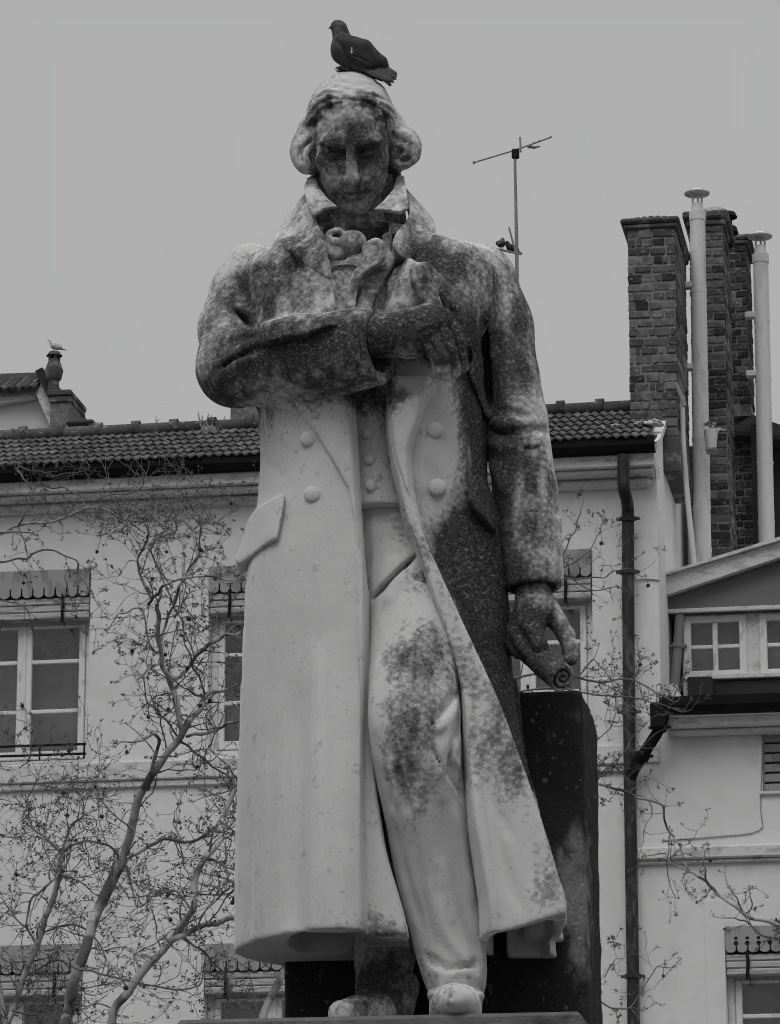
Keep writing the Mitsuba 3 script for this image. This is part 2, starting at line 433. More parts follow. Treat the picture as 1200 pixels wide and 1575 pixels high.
def stone_colour(p, n, uv):
    warp = (N_(p.x * 11, p.y * 11, p.z * 11) - .5) * .05
    q = mi.Point3f(p.x + warp, p.y, p.z + (N_(p.x * 11 + 40, p.y * 11, p.z * 11) - .5) * .05)
    dens = dr.clip(field(q, CRUST_SHADE), 0, 1.25) - .9 * field(q, WASHED)
    big = F_(p.x * 11, p.y * 11, p.z * 8, octaves=5)
    streak = F_(p.x * 38, p.y * 38, p.z * 7, octaves=3)
    mid = F_(p.x * 90, p.y * 90, p.z * 75, octaves=3)
    fine = F_(p.x * 200, p.y * 200, p.z * 170, octaves=2)
    t = dens * 1.0 + (big - .5) * 1.0 + (streak - .5) * .85 + (mid - .5) * .7 + .02
    crust = S_(.0, 1.0, t)  # crust cover, including the patches that paint shade
    base = .50 + (big - .5) * .06 + (fine - .5) * .05 + (N_(p.x * 5, p.y * 5, p.z * 2.2) - .5) * .05
    col = base * (1 - .30 * S_(.0, .4, t) * S_(.40, .62, .5 * fine + .5 * mid))
    dark = .022 + .040 * fine + .05 * (mid - .35)
    col = col * (1 - crust) + dark * crust
    col = col * (1 + 1.1 * (fine - .5) * S_(.0, .4, t))
    spots = S_(.56, .76, .55 * F_(p.x * 150 + 31, p.y * 150, p.z * 120, octaves=2) + .25 * mid + .2 * big + .02) * S_(.25, .6, dens)
    col = col * (1 - .5 * spots) + .28 * .5 * spots
    pits = S_(.70, .80, F_(p.x * 95 + 11, p.y * 95, p.z * 95, octaves=3)) + S_(.66, .74, F_(p.x * 21 + 3, p.y * 21, p.z * 15, octaves=5)) * S_(.45, .6, mid)
    col = col * (1 - .24 * dr.clip(pits, 0, 1))
    return G3(dr.clip(col, .015, .7))
def stone_bump(p, n, uv):
    return F_(p.x * 130, p.y * 130, p.z * 130, octaves=2)
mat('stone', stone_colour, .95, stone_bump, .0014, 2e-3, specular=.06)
def block_colour(p, n, uv):
    rows = patches([(888, 1330, 28, 105, 0, .75), (870, 1385, 26, 60, 15, .5), (895, 1460, 20, 90, 0, .45), (885, 1100, 28, 22, 0, .42), (845, 1140, 6, 22, 0, .4)], .15)
    big = F_(p.x * 10, p.y * 10, p.z * 5, octaves=3)
    mid = F_(p.x * 45, p.y * 45, p.z * 18, octaves=3)
    fine = F_(p.x * 150, p.y * 150, p.z * 100, octaves=2)
    f = field(p, rows)
    pale = S_(.30, 1.0, f + (big - .5) * .5 + (mid - .5) * .8)
    flecks = S_(.68, .78, F_(p.x * 70, p.y * 70, p.z * 40, octaves=3))
    return G3(.010 + .016 * fine + .17 * pale * (.4 + .7 * fine + .5 * (mid - .3)) + .08 * flecks)
mat('stone_block', block_colour, .85, stone_bump, .004, 2e-3)
mat('stone_plinth', lambda p, n, uv: G3(.12 + .10 * (F_(p.x * 12, p.y * 12, p.z * 12) - .5) - .06 * S_(.55, .7, F_(p.x * 6 + 9, p.y * 6, p.z * 9))), .9, stone_bump, .004, 2e-3)

# the houses
def render_wall(p, n, uv):
    s = F_(p.x * 1.3, p.y * 1.3, p.z * .35, octaves=3)          # rain streaks and patches in the paint
    m = F_(p.x * 6, p.y * 6, p.z * 6, octaves=3)
    return G3(.60 + .07 * (s - .5) + .05 * (m - .5) - .04 * S_(.60, .72, F_(p.x * 5, p.y * 5, p.z * 1.6 + 7, octaves=4)))
def wall_bump(p, n, uv): return F_(p.x * 30, p.y * 30, p.z * 30, octaves=3)
mat('render_wall', render_wall, .92, wall_bump, .004, 3e-3)
def trim(p, n, uv):
    m = F_(p.x * 5, p.y * 5, p.z * 14, octaves=4)
    return G3(.54 - .16 * S_(.54, .74, m) - .10 * S_(.6, .66, F_(p.x * 22, p.y * 22, p.z * 30 + 3)) + .06 * (N_(p.x * 40, p.y * 40, p.z * 40) - .5))
mat('trim_paint', trim, .8)
mat('white_paint', lambda p, n, uv: G3(.60 - .16 * S_(.60, .72, F_(p.x * 16, p.y * 16, p.z * 7, octaves=3))), .55)
mat('lambrequin_paint', lambda p, n, uv: G3(.27 - .08 * S_(.5, .65, F_(p.x * 14, p.y * 14, p.z * 5, octaves=3))), .6)
mat('box_wood', lambda p, n, uv: G3(.38 - .14 * S_(.48, .66, F_(p.x * 5, p.y * 5, p.z * 40, octaves=3))), .7)
mat('gutter_metal', lambda p, n, uv: G3(.006 + .008 * F_(p.x * 8, p.y * 8, p.z * 8)), .7, specular=.08)
mat('pipe_metal', lambda p, n, uv: G3(.022 + .05 * S_(.5, .72, F_(p.x * 14, p.y * 14, p.z * 4, octaves=3))), .55)
mat('pipe_grey', lambda p, n, uv: G3(.16 + .10 * F_(p.x * 14, p.y * 14, p.z * 4, octaves=3)), .6)
mat('flue_metal', lambda p, n, uv: G3(.56 - .10 * S_(.55, .7, F_(p.x * 9, p.y * 9, p.z * 2, octaves=3))), .5)
mat('dark_iron', .012, .6, specular=.1)
mat('curtain', lambda p, n, uv: G3(.105 + .03 * N_(p.x * 9, p.y * 9, 0)), .95)  # flat dark grey of the added sheets behind the panes
mat('tree_bird', lambda p, n, uv: G3(.12 + .2 * N_(p.x * 30, p.y * 30, p.z * 30)), .9)
scene['pane_glass'] = {'type': 'thindielectric', 'int_ior': 1.5}
for i, v in enumerate((.078, .062, .10, .05)):
    mat(f'tile_{i}', (lambda v: lambda p, n, uv: G3(v * (.6 + .8 * F_(p.x * 14, p.y * 14, p.z * 14, octaves=3)) + .12 * S_(.66, .74, F_(p.x * 22 + 5, p.y * 22, p.z * 22))))(v), .9)
for i, v in enumerate((.10, .065, .14, .03)):
    mat(f'brick_{i}', (lambda v: lambda p, n, uv: G3(v * (.45 + 1.1 * F_(p.x * 16, p.y * 16, p.z * 16, octaves=3)) + .08 * S_(.62, .75, F_(p.x * 30 + 5, p.y * 30, p.z * 30))))(v), .92)
mat('mortar', lambda p, n, uv: G3(.175 + .14 * (F_(p.x * 25, p.y * 25, p.z * 25) - .5) - .08 * S_(.5, .65, F_(p.x * 4, p.y * 4, p.z * 3))), .95)
mat('cap_stone', lambda p, n, uv: G3(.07 + .10 * S_(.5, .7, F_(p.x * 9, p.y * 9, p.z * 9))), .9)
mat('fascia_grey', lambda p, n, uv: G3(.15 + .03 * (F_(p.x * 3, p.y * 3, p.z * 9) - .5)), .8)
mat('near_black', lambda p, n, uv: G3(.018 + .025 * F_(p.x * 5, p.y * 5, p.z * 5)), .9)  # near-black for several parts; the rear brick has its shade in this colour
mat('paving', lambda p, n, uv: G3(.09 + .06 * (F_(p.x * 1.5, p.y * 1.5, 0, octaves=4) - .5)), .9)
# plane tree
def bark(p, n, uv):
    a = F_(p.x * 7, p.y * 7, p.z * 4, octaves=3)
    return G3(.27 - .19 * S_(.50, .60, a) + .12 * S_(.58, .66, F_(p.x * 9 + 20, p.y * 9, p.z * 5, octaves=2)))
mat('bark', bark, .9, lambda p, n, uv: F_(p.x * 25, p.y * 25, p.z * 12), .006, 2e-3)
mat('twig_bark', lambda p, n, uv: G3(.07 + .12 * N_(p.x * 3, p.y * 3, p.z * 3)), .9)
mat('seed', .03, .95)
scene['bud_leaf'] = {'type': 'principledthin', 'base_color': {'type': 'rgb', 'value': [.10] * 3}, 'roughness': .7, 'diff_trans': .6}
# birds
mat('plumage_dark', lambda p, n, uv: G3(.016 + .02 * N_(p.x * 160, p.y * 160, p.z * 60) + .5 * S_(.90, .93, N_(p.x * 62 + 3, p.y * 62, p.z * 62))), .6)
mat('plumage_grey', lambda p, n, uv: G3(.035 + .05 * N_(p.x * 90, p.y * 90, p.z * 90)), .7)
mat('plumage_wing', lambda p, n, uv: G3(.05 + .06 * N_(p.x * 40 + p.z * 60, p.y * 40, p.z * 160)), .6)
mat('bird_leg', .05, .7)
# ------------------------------------------------------------------ the statue
ST = thing('statue', 'weathered stone statue of a man in a long open coat holding a scroll', 'statue')

def Q(px, py, Y, r=None):
    p = P(px, py, Y)
    return p if r is None else np.append(p, r)

def hemline(pts, Y):
    h = np.array([P(a, b, y)[[0, 2]] for (a, b), y in zip(pts, Y)])
    return h[np.argsort(h[:, 0])]

# --- coat with both sleeves: one body of cloth
c = Carving([P(285, 800, 0)[0], -0.66, P(600, 1510, -0.3)[2]], [P(900, 800, 0)[0], 0.56, P(600, 335, 0.2)[2]], 0.0068)
torso = [  # py, left, right, front, back, rounding left, right
    (338, 490, 618, -0.08, 0.20, .12, .12), (356, 452, 662, -0.13, 0.24, .16, .16), (374, 420, 716, -0.17, 0.27, .18, .18),
    (392, 384, 764, -0.20, 0.28, .18, .18), (430, 366, 778, -0.25, 0.30, .20, .20), (480, 374, 776, -0.285, 0.31, .22, .22),
    (560, 384, 760, -0.30, 0.31, .24, .22), (640, 397, 750, -0.30, 0.30, .25, .22), (700, 399, 748, -0.30, 0.29, .25, .22), (790, 392, 757, -0.28, 0.29, .25, .2)]
c.rows(torso, yref=-0.05, soft=0.03)
# the open front: the waistcoat and the shirt show in a trough
c.slab([(500, 345), (610, 345), (622, 400), (600, 470), (600, 560), (606, 700), (618, 800), (560, 800), (552, 700), (545, 600), (530, 480), (505, 400)], c.front(2), 0.06, sink=0.09, mode='cut', yref=-0.28)
flL = lambda x, z: (0.016 * np.sin((x + 0.49) / 0.066 + 0.4 * np.sin(2.2 * z)) + 0.010 * np.sin((x + 0.1) / 0.031)) * np.clip((4.75 - z) / 1.1, 0, 1) * np.clip((x + 0.47) / 0.06, 0, 1) + np.clip((4.55 - z) / 1.5, 0, 1) * (.11 / (1 + np.exp((x + .262) / .006)) + .07 / (1 + np.exp((x + .44) / .005)))
hemL = hemline([(350, 1463), (360, 1463), (388, 1456), (463, 1442), (483, 1432), (567, 1429), (640, 1429)], [0.0, 0.0, -.25, -.38, -.42, -.44, -.44])
hz = float(np.median(hemL[:, 1]))
left_skirt = [
    (575, 392, 546, -.325, .28, .26, .02), (640, 397, 546, -.335, .28, .26, .02), (690, 399, 551, -.335, .28, .26, .02), (740, 394, 557, -.34, .28, .26, .02),
    (780, 385, 560, -.345, .28, .26, .02), (860, 374, 566, -.36, .28, .26, .02), (930, 370, 568, -.37, .29, .27, .02), (1050, 364, 566, -.39, .30, .27, .02),
    (1200, 357, 564, -.42, .33, .28, .02), (1420, 351, 566, -.45, .37, .30, .02), (1500, 350, 566, -.455, .38, .30, .02)]
hem2 = np.array([[-1.0, hz], [1.0, hz]])
c.rows(left_skirt, yref=-0.30, soft=0.009, hem=hem2, flute=flL, k=0.03)
# the lining that shows behind the left front edge
c.rows([(900, 545, 572, -.30, .2, .02, .02), (1050, 540, 577, -.31, .2, .02, .02), (1180, 540, 583, -.32, .2, .02, .02), (1290, 540, 596, -.34, .2, .02, .02), (1440, 540, 634, -.35, .25, .02, .02), (1500, 540, 640, -.35, .25, .02, .02)], yref=-0.3, soft=0.012, hem=hem2)
# right side of the coat, set back, under the arm
c.rows([(560, 690, 752, -.28, .28, .02, .2), (640, 630, 748, -.285, .28, .02, .2), (720, 620, 752, -.285, .28, .02, .2), (800, 630, 775, -.27, .28, .02, .22), (900, 650, 786, -.25, .28, .02, .22),
        (1000, 684, 791, -.22, .28, .02, .22), (1060, 700, 797, -.20, .28, .02, .2), (1150, 740, 812, -.18, .28, .02, .18), (1240, 780, 829, -.14, .28, .02, .15), (1330, 780, 848, -.05, .30, .02, .12), (1500, 785, 868, .02, .32, .02, .1)],
       yref=-0.15, soft=0.016, hem=hem2, k=0.02)
# the front flap of the right side, turned outwards, widening to the hem
hemR = hemline([(700, 1434), (740, 1434), (775, 1432), (807, 1424), (850, 1411), (880, 1402), (900, 1396)], [-.42] * 7)
flR = lambda x, z: (0.014 * np.sin((x - 0.3 - 0.10 * (z - 3.6)) / 0.045)) * np.clip((4.3 - z) / 0.9, 0, 1)
c.rows([(572, 592, 668, -.345, .1, .015, .015), (640, 592, 650, -.355, .1, .015, .015), (700, 599, 634, -.36, .1, .015, .015), (742, 609, 637, -.365, .1, .015, .015), (790, 619, 648, -.37, .1, .015, .015),
        (829, 634, 661, -.375, .1, .015, .015), (882, 650, 684, -.38, .1, .015, .015), (931, 667, 706, -.385, .1, .015, .015), (1027, 697, 750, -.395, .1, .015, .015), (1067, 704, 768, -.40, .1, .02, .015),
        (1138, 708, 796, -.41, .1, .03, .02), (1257, 714, 837, -.42, .10, .04, .02), (1337, 727, 861, -.425, .10, .05, .02), (1400, 736, 877, -.43, .10, .05, .02), (1500, 738, 879, -.43, .10, .05, .02)],
       yref=-0.38, soft=0.007, hem=hemR, flute=flR)
# the skirts are undercut from below
c.rows([(1250, 470, 558, -.34, .04, .08, .01), (1500, 428, 558, -.400, .06, .10, .01)], yref=-.38, soft=.02, mode='cut')
c.rows([(1290, 750, 848, -.375, .12, .05, .05), (1500, 752, 868, -.395, .12, .05, .05)], yref=-.38, soft=.02, mode='cut')
# sleeves
armR = [Q(388, 418, .02, .095), Q(372, 450, .0, .098), Q(360, 505, -.03, .110), Q(362, 566, -.10, .121), Q(405, 564, -.22, .121), Q(462, 553, -.33, .119), Q(500, 549, -.37, .117)]
c.chain(armR, k=0.05)
armL = [Q(738, 432, .03, .125), Q(764, 500, .02, .113), Q(780, 580, .0, .108), Q(792, 645, -.03, .108), Q(808, 755, -.06, .105), Q(820, 840, -.08, .096), Q(823, 880, -.08, .092)]
c.chain(armL[:3], k=0.05); c.chain(armL[2:], k=0.012)
# folds: elbow and forearm of the bent arm, arm pits, the hanging sleeve
f = c.front(1)
A = lambda *pts: [f.at(a, b) for a, b in pts]
for pts, amp, w in [
        (((330, 520), (365, 512), (400, 512), (440, 506)), .020, .022), (((335, 560), (372, 535), (410, 522)), .018, .020), (((340, 535), (370, 522), (400, 520)), -.016, .016),
        (((322, 545), (350, 540), (378, 532)), -.014, .016), (((330, 590), (365, 560), (395, 548)), .014, .022), (((345, 572), (375, 548), (405, 535)), -.013, .014),
        (((362, 475), (380, 492), (398, 508)), -.045, .012), (((360, 425), (370, 440), (382, 462)), -.016, .010), (((366, 380), (364, 405), (358, 430)), .012, .016),
        (((394, 385), (392, 430), (396, 470)), .010, .018), (((745, 487), (748, 530), (752, 580), (756, 640)), -.05, .020), (((752, 400), (750, 440), (748, 480)), .012, .03),
        (((742, 640), (775, 632), (812, 645)), -.018, .014), (((740, 662), (780, 668), (820, 660), (848, 664)), -.016, .012), (((745, 650), (790, 650), (840, 652)), .016, .016),
        (((745, 682), (790, 690), (835, 676)), .012, .016), (((755, 710), (765, 735), (785, 760)), .010, .020), (((800, 480), (812, 560), (822, 620)), .008, .02),
        (((726, 470), (735, 440), (742, 400)), .008, .02), (((660, 700), (672, 790), (700, 880)), -.010, .02), (((690, 800), (705, 880), (730, 960)), .010, .02), (((730, 830), (745, 900), (760, 960)), -.010, .02)]:
    c.fold(A(*pts), amp * 1.35, w)
for pts, w, dp in [(((362, 474), (378, 490), (399, 508)), .010, .05), (((746, 484), (747, 530), (751, 580), (756, 632)), .017, .10), (((742, 652), (762, 664), (788, 668), (812, 660)), .006, .014), (((790, 684), (815, 690), (838, 682)), .005, .010),
                   (((322, 552), (348, 546), (376, 534)), .006, .015), (((336, 570), (360, 552), (392, 536)), .006, .015)]:
    c.groove(A(*pts), w, dp)
# dart folds of the left skirt
for pts, amp, w in [(((495, 1000), (497, 1200), (500, 1420)), .010, .025), (((455, 1050), (450, 1250), (445, 1430)), -.010, .03), (((412, 1150), (408, 1300), (404, 1430)), .008, .02), (((549, 830), (552, 900), (555, 1000), (556, 1150), (557, 1300), (559, 1420)), -.009, .006),
                    (((388, 1250), (386, 1350), (384, 1450)), -.010, .016), (((395, 700), (420, 720), (440, 735)), -.004, .02), (((400, 650), (425, 660), (450, 680)), .005, .02),
                    (((745, 1180), (765, 1300), (800, 1400)), -.010, .02), (((725, 1200), (745, 1320), (760, 1420)), .012, .018), (((720, 1120), (740, 1200), (790, 1290)), -.006, .015)]:
    c.fold(A(*pts), amp * 1.8, w)
c.ell(Q(547, 336, -.20), [.125, .22, .085], mode='cut', k=.01)
# hollow of the hanging sleeve
c.cap(Q(823, 862, -.08), Q(825, 925, -.10), .074, mode='cut')
c.rough(0.0009, 24, 3)
COAT_FRONT = c.front(1.2)
COAT_SOFT = c.front(5)
coat = obj('coat', c.mesh(0.45), 'stone', ST, smooth=True)

# --- what lies on the coat: collar, lapels, pocket flaps, facings, cuffs, buttons
def layer(name, poly, thick, base=None, parent=coat, sink=0.05, h=0.006, curl=None, yref=-0.33, soft=0.010, folds=(), n=6, smoothed=True, deep=0.0, label=None):
    q = np.array([P(a, b, yref) for a, b in poly])
    base = base or COAT_FRONT
    lo, hi = q.min(0), q.max(0)
    XX, ZZ = np.meshgrid(np.linspace(lo[0], hi[0], 24), np.linspace(lo[2], hi[2], 24), indexing='ij')
    Y = base(XX, ZZ)
    s = Carving([lo[0] - .03, Y.min() - 0.16 - deep, lo[2] - .03], [hi[0] + .03, Y.max() + sink + 0.03, hi[2] + .03], h)
    s.slab(poly, base, thick, sink=sink, soft=soft, curl=curl, yref=yref, n=n, smoothed=smoothed)
    if folds:
        g = s.front(1)
        for pts, amp, w in folds:
            s.fold([g.at(a, b) for a, b in pts], amp, w)
    s.rough(0.0012, 30, len(poly))
    return obj(name, s.mesh(0.5), 'stone', parent, smooth=True, label=label), s

def ball(px, py, r, depth, base, name, parent, flat=0.5):
    """A carved button: a flattened dome on the surface."""
    p = base.at(px, py)
    m = trimesh.creation.icosphere(3, 1.0)
    v = np.array(m.vertices)
    v = np.sign(v) * np.abs(v) ** np.array([1, 0.8, 1])
    v *= [r, depth, r]
    return obj(name, (v + p, m.faces), 'stone', parent, smooth=True)

tilt = lambda x0, x1, t0, t1: (lambda X, Z: t0 + (t1 - t0) * np.clip((X - x0) / (x1 - x0), 0, 1))
X_ = lambda px: P(px, 450, -0.33)[0]
# left lapel (viewer's left) and collar half
layer('lapel', [(468, 412), (437, 427), (402, 456), (394, 480), (404, 545), (470, 545), (520, 530), (516, 470), (508, 425), (498, 402), (480, 404)], tilt(X_(390), X_(510), 0.046, 0.080), smoothed=False, sink=0.07, soft=.006, h=.005)
def plate(name, pts, thick, sink, parent, h=.006, folds=(), soft=.010, smoothed=True, n=4, label=None, relax=.5):
    """A bent sheet through measured points (px, py, Y)."""
    pts = np.asarray(pts, float)
    q = np.array([P(*p) for p in pts])
    mid = np.array([q.mean(0)])
    rbf = RBFInterpolator(np.vstack([q, mid])[:, [0, 2]], np.append(q[:, 1], q[:, 1].mean() - .01), smoothing=1e-4, kernel='thin_plate_spline')
    fl = lambda X, Z: rbf(np.c_[np.ravel(X), np.ravel(Z)]).reshape(np.shape(X))
    s = Carving(q.min(0) - .05 - [0, thick + .02, 0], q.max(0) + .05 + [0, sink, 0], h)
    s.slab(None, fl, thick, sink=sink, soft=soft, xz=q[:, [0, 2]], smoothed=smoothed, n=n)
    if folds:
        g = s.front(1)
        for fp, amp, w in folds: s.fold([g.at(a, b) for a, b in fp], amp, w)
    s.rough(0.0012, 30, len(pts))
    return obj(name, s.mesh(relax), 'stone', parent, smooth=True, label=label)
plate('collar', [(455, 316, .02), (440, 334, .03), (427, 358, .0), (421, 377, -.12), (445, 387, -.24), (470, 411, -.315), (500, 427, -.35), (510, 428, -.355), (505, 395, -.335), (492, 352, -.27), (479, 325, -.17), (474, 306, -.05), (477, 292, .03)], .022, .12, coat,
      folds=[(((462, 318), (476, 348), (503, 400)), -.014, .008)])
plate('collar', [(619, 287, .03), (634, 302, .04), (656, 326, .03), (668, 342, .03), (669, 358, -.03), (654, 377, -.15), (634, 400, -.255), (624, 402, -.27), (608, 388, -.285), (604, 370, -.275), (618, 346, -.23), (630, 325, -.12)], .022, .12, coat,
      folds=[(((648, 324), (640, 350), (618, 384)), -.012, .007)])
layer('lapel', [(634, 397), (616, 394), (606, 400), (594, 426), (588, 530), (640, 540), (700, 540), (725, 526), (740, 498), (755, 471), (716, 452), (675, 435), (660, 418), (650, 404), (640, 402)], tilt(X_(590), X_(750), 0.080, 0.044), smoothed=False, sink=0.07, soft=.006, h=.005,
      folds=[(((676, 436), (715, 452), (752, 472)), .010, .009)])
# the curled-over peak of the right lapel
s = Carving(P(615, 485, -.56) - [0, .04, 0], P(700, 390, -.2) + [0, .05, 0], 0.005)
g = COAT_FRONT
s.chain([np.append(g.at(644, 418, .125), .032), np.append(g.at(648, 432, .125), .034), np.append(g.at(657, 452, .110), .034), np.append(g.at(667, 476, .09), .034)], k=.01)
s.chain([np.append(g.at(656, 412, .11), .02), np.append(g.at(674, 434, .085), .02), np.append(g.at(694, 470, .07), .02)], k=.02)
s.chain([np.append(g.at(651, 432, .165), .010), np.append(g.at(659, 450, .160), .020), np.append(g.at(667, 478, .145), .026)], mode='cut', k=.01)
obj('lapel_peak', s.mesh(0.4), 'stone', coat, smooth=True)
# lower flap of the lapel that hangs by the arm, and the strip of the breast edge beneath the hand
layer('lapel', [(722, 520), (727, 548), (718, 556), (724, 575), (742, 606), (755, 624), (758, 612), (748, 580), (738, 548)], 0.035, smoothed=False, yref=-.3)
# fold of the facing on the lower left breast
layer('facing', [(446, 606), (470, 641), (502, 694), (535, 752), (545, 800), (551, 850), (557, 850), (555, 778), (547, 709), (541, 640), (537, 590)], tilt(P(470, 700, -.34)[0], P(560, 700, -.34)[0], 0.022, 0.012), n=3, smoothed=False, sink=.03)
# pocket flaps
layer('pocket_flap', [(392, 776), (440, 770), (437, 800), (428, 842), (400, 850), (366, 861), (360, 852), (372, 818), (380, 790)], 0.042, base=COAT_SOFT, smoothed=False, yref=-.2, sink=.12)
layer('pocket_flap', [(712, 752), (728, 758), (748, 785), (766, 810), (757, 808), (735, 792), (722, 775)], 0.06, smoothed=False, yref=-.25, sink=.09)
# right breast edge swirl
layer('facing', [(593, 588), (598, 582), (604, 600), (618, 607), (640, 606), (655, 598), (664, 582), (670, 584), (672, 598), (660, 615), (648, 640), (638, 670), (633, 705), (637, 742), (648, 790), (661, 829), (674, 860), (668, 856), (650, 820), (634, 780), (620, 742), (606, 700), (594, 645)], 0.014, smoothed=True, yref=-.35, sink=.03, n=4)
for px, py, r in ((474, 676, .026), (481, 761, .028), (669, 662, .027), (673, 750, .029)):
    ball(px, py, r, .018, COAT_FRONT, 'button', coat)
# cuffs
s = Carving(P(440, 640, -.5) - [0, .15, 0], P(620, 450, -.2) + [0, .15, 0], 0.006)
a, b = Q(468, 553, -.335), Q(583, 530, -.45)
ax_ = (b - a) / np.linalg.norm(b - a)
def cuff(x, y, z, r0=.146, r1=.129, a=a, ax_=ax_, L=np.linalg.norm(b - a)):
    t = (x - a[0]) * ax_[0] + (y - a[1]) * ax_[1] + (z - a[2]) * ax_[2]
    dd = np.sqrt(np.maximum((x - a[0]) ** 2 + (y - a[1]) ** 2 + (z - a[2]) ** 2 - t * t, 0)) - (r0 + (r1 - r0) * t / L)
    return smax(dd, np.abs(t - L / 2) - L / 2, .012)
s.put(np.minimum(a, b) - .16, np.maximum(a, b) + .16, cuff)
s.cap(b - ax_ * .012, b + ax_ * .06, .092, .096, mode='cut')
g = s.front(1)
for pts, amp, w in [(((480, 510), (520, 502), (565, 490)), .010, .018), (((485, 560), (530, 560), (580, 548)), .007, .03), (((490, 590), (530, 585), (585, 570)), -.006, .02)]:
    s.fold([g.at(*p) for p in pts], amp, w)
s.rough(0.0015, 30, 5)
obj('cuff', s.mesh(0.5), 'stone', coat, smooth=True)
s = Carving(P(755, 960, -.2) - [0, .1, 0], P(890, 770, 0) + [0, .1, 0], 0.006)
a, b = Q(814, 802, -.07), Q(823, 905, -.085)
ax_ = (b - a) / np.linalg.norm(b - a)
s.put(np.minimum(a, b) - .12, np.maximum(a, b) + .12, lambda x, y, z: cuff(x, y, z, .108, .094, a, ax_, np.linalg.norm(b - a)))
s.cap(a + ax_ * .13, b + ax_ * .08, .072, .074, mode='cut')
g = s.front(1)
s.fold([g.at(780, 892), g.at(823, 878), g.at(866, 905)], .006, .012)
s.rough(0.0015, 30, 6)
obj('cuff', s.mesh(0.5), 'stone', coat, smooth=True)
# tail of the coat behind, its pale edge towards the block
tail = [(1040, 760, 797, .12, .22, .02, .02), (1060, 760, 800, .12, .22, .02, .02), (1160, 770, 811, .12, .22, .02, .02), (1240, 780, 831, .12, .22, .02, .02), (1330, 790, 850, .12, .24, .02, .02), (1412, 800, 864, .08, .24, .02, .02), (1460, 800, 870, .08, .24, .02, .02)]
s = Carving([P(740, 1100, .1)[0], .0, P(600, 1470, .1)[2]], [P(890, 1100, .1)[0], .32, P(600, 1020, .1)[2]], 0.008)
s.rows(tail, yref=.12, soft=.01, hem=np.array([[-1, P(600, 1446, .1)[2]], [1, P(600, 1446, .1)[2]]]))
obj('coat_tail', s.mesh(0.5), 'stone', coat, smooth=True)

# --- waistcoat and shirt
c = Carving([P(480, 600, -.2)[0], -.42, P(600, 790, -.3)[2]], [P(650, 600, -.2)[0], .1, P(600, 330, -.1)[2]], 0.0065)
c.rows([(372, 515, 612, -.14, .05, .08, .08), (388, 500, 628, -.18, .05, .08, .08), (420, 495, 632, -.235, .05, .08, .08), (470, 500, 630, -.265, .05, .1, .1), (560, 510, 640, -.262, .05, .2, .2), (640, 510, 640, -.260, .05, .2, .2), (700, 515, 640, -.262, .05, .2, .2), (771, 520, 645, -.268, .05, .2, .2)],
       yref=-.28, soft=.012)
# collar of the waistcoat, both sides
wf = c.front(1)
c.slab([(503, 393), (512, 396), (548, 400), (548, 408), (540, 430), (536, 480), (505, 480), (500, 430)], wf, .035, soft=.008, yref=-.28, smoothed=False)
c.slab([(590, 342), (604, 336), (602, 368), (614, 383), (593, 424), (572, 478), (546, 480), (556, 445), (570, 420), (590, 402), (594, 385), (582, 366)], wf, .062, soft=.008, yref=-.3, smoothed=False)
c.ell(wf.at(517, 425, .035), [.018, .02, .018], k=.005)
c.rough(0.0012, 30, 8)
WC_FRONT = c.front(1.2)
wc = obj('waistcoat', c.mesh(0.5), 'stone', ST, smooth=True)
for px, py, r in ((562, 585, .018), (563, 626, .019), (566, 667, .019), (569, 707, .0195), (571, 748, .0195)):
    ball(px, py, r, .016, WC_FRONT, 'button', wc)

# --- cravat: knot, loops, hanging ends
s = Carving(P(495, 500, -.4) - [0, .08, 0], P(620, 345, -.1) + [0, .15, 0], 0.0048)
s.ell(Q(543, 373, -.285), [.046, .05, .040], k=0)
for px in (529, 537, 545, 553):
    s.fold([Q(px, 354, -.33), Q(px - 2, 372, -.343), Q(px + 1, 390, -.33)], -.013, .0050, False)
for (px, py, rx) in ((518, 364, 13), (514, 379, 12)):
    pts = [Q(px + rx * math.cos(t), py - 10 * math.sin(t), -.27 - .012 * math.sin(t * .5), .0105) for t in np.linspace(-.3, math.pi * 1.75, 12)]
    s.chain(pts, k=.006)
s.chain([Q(505, 382, -.26, .016), Q(512, 390, -.27, .02), Q(526, 392, -.27, .02)], k=.01)
s.rough(0.0012, 30, 9)
cv = obj('cravat', s.mesh(0.4), 'stone', ST, smooth=True)
plate('cravat_end', [(556, 384, -.30), (564, 374, -.31), (577, 368, -.325), (588, 374, -.335), (593, 388, -.345), (588, 402, -.35), (573, 412, -.345), (560, 421, -.34), (551, 436, -.34), (547, 462, -.345), (546, 492, -.345), (536, 492, -.335), (535, 450, -.325), (542, 424, -.325), (553, 408, -.325), (558, 396, -.315)], .022, .05, cv, h=.0045, soft=.008,
      folds=[(((566, 376), (579, 370), (589, 382), (586, 400), (568, 413), (552, 430), (547, 470)), .012, .007), (((570, 384), (577, 380), (581, 388), (574, 400), (556, 412)), -.012, .008)])

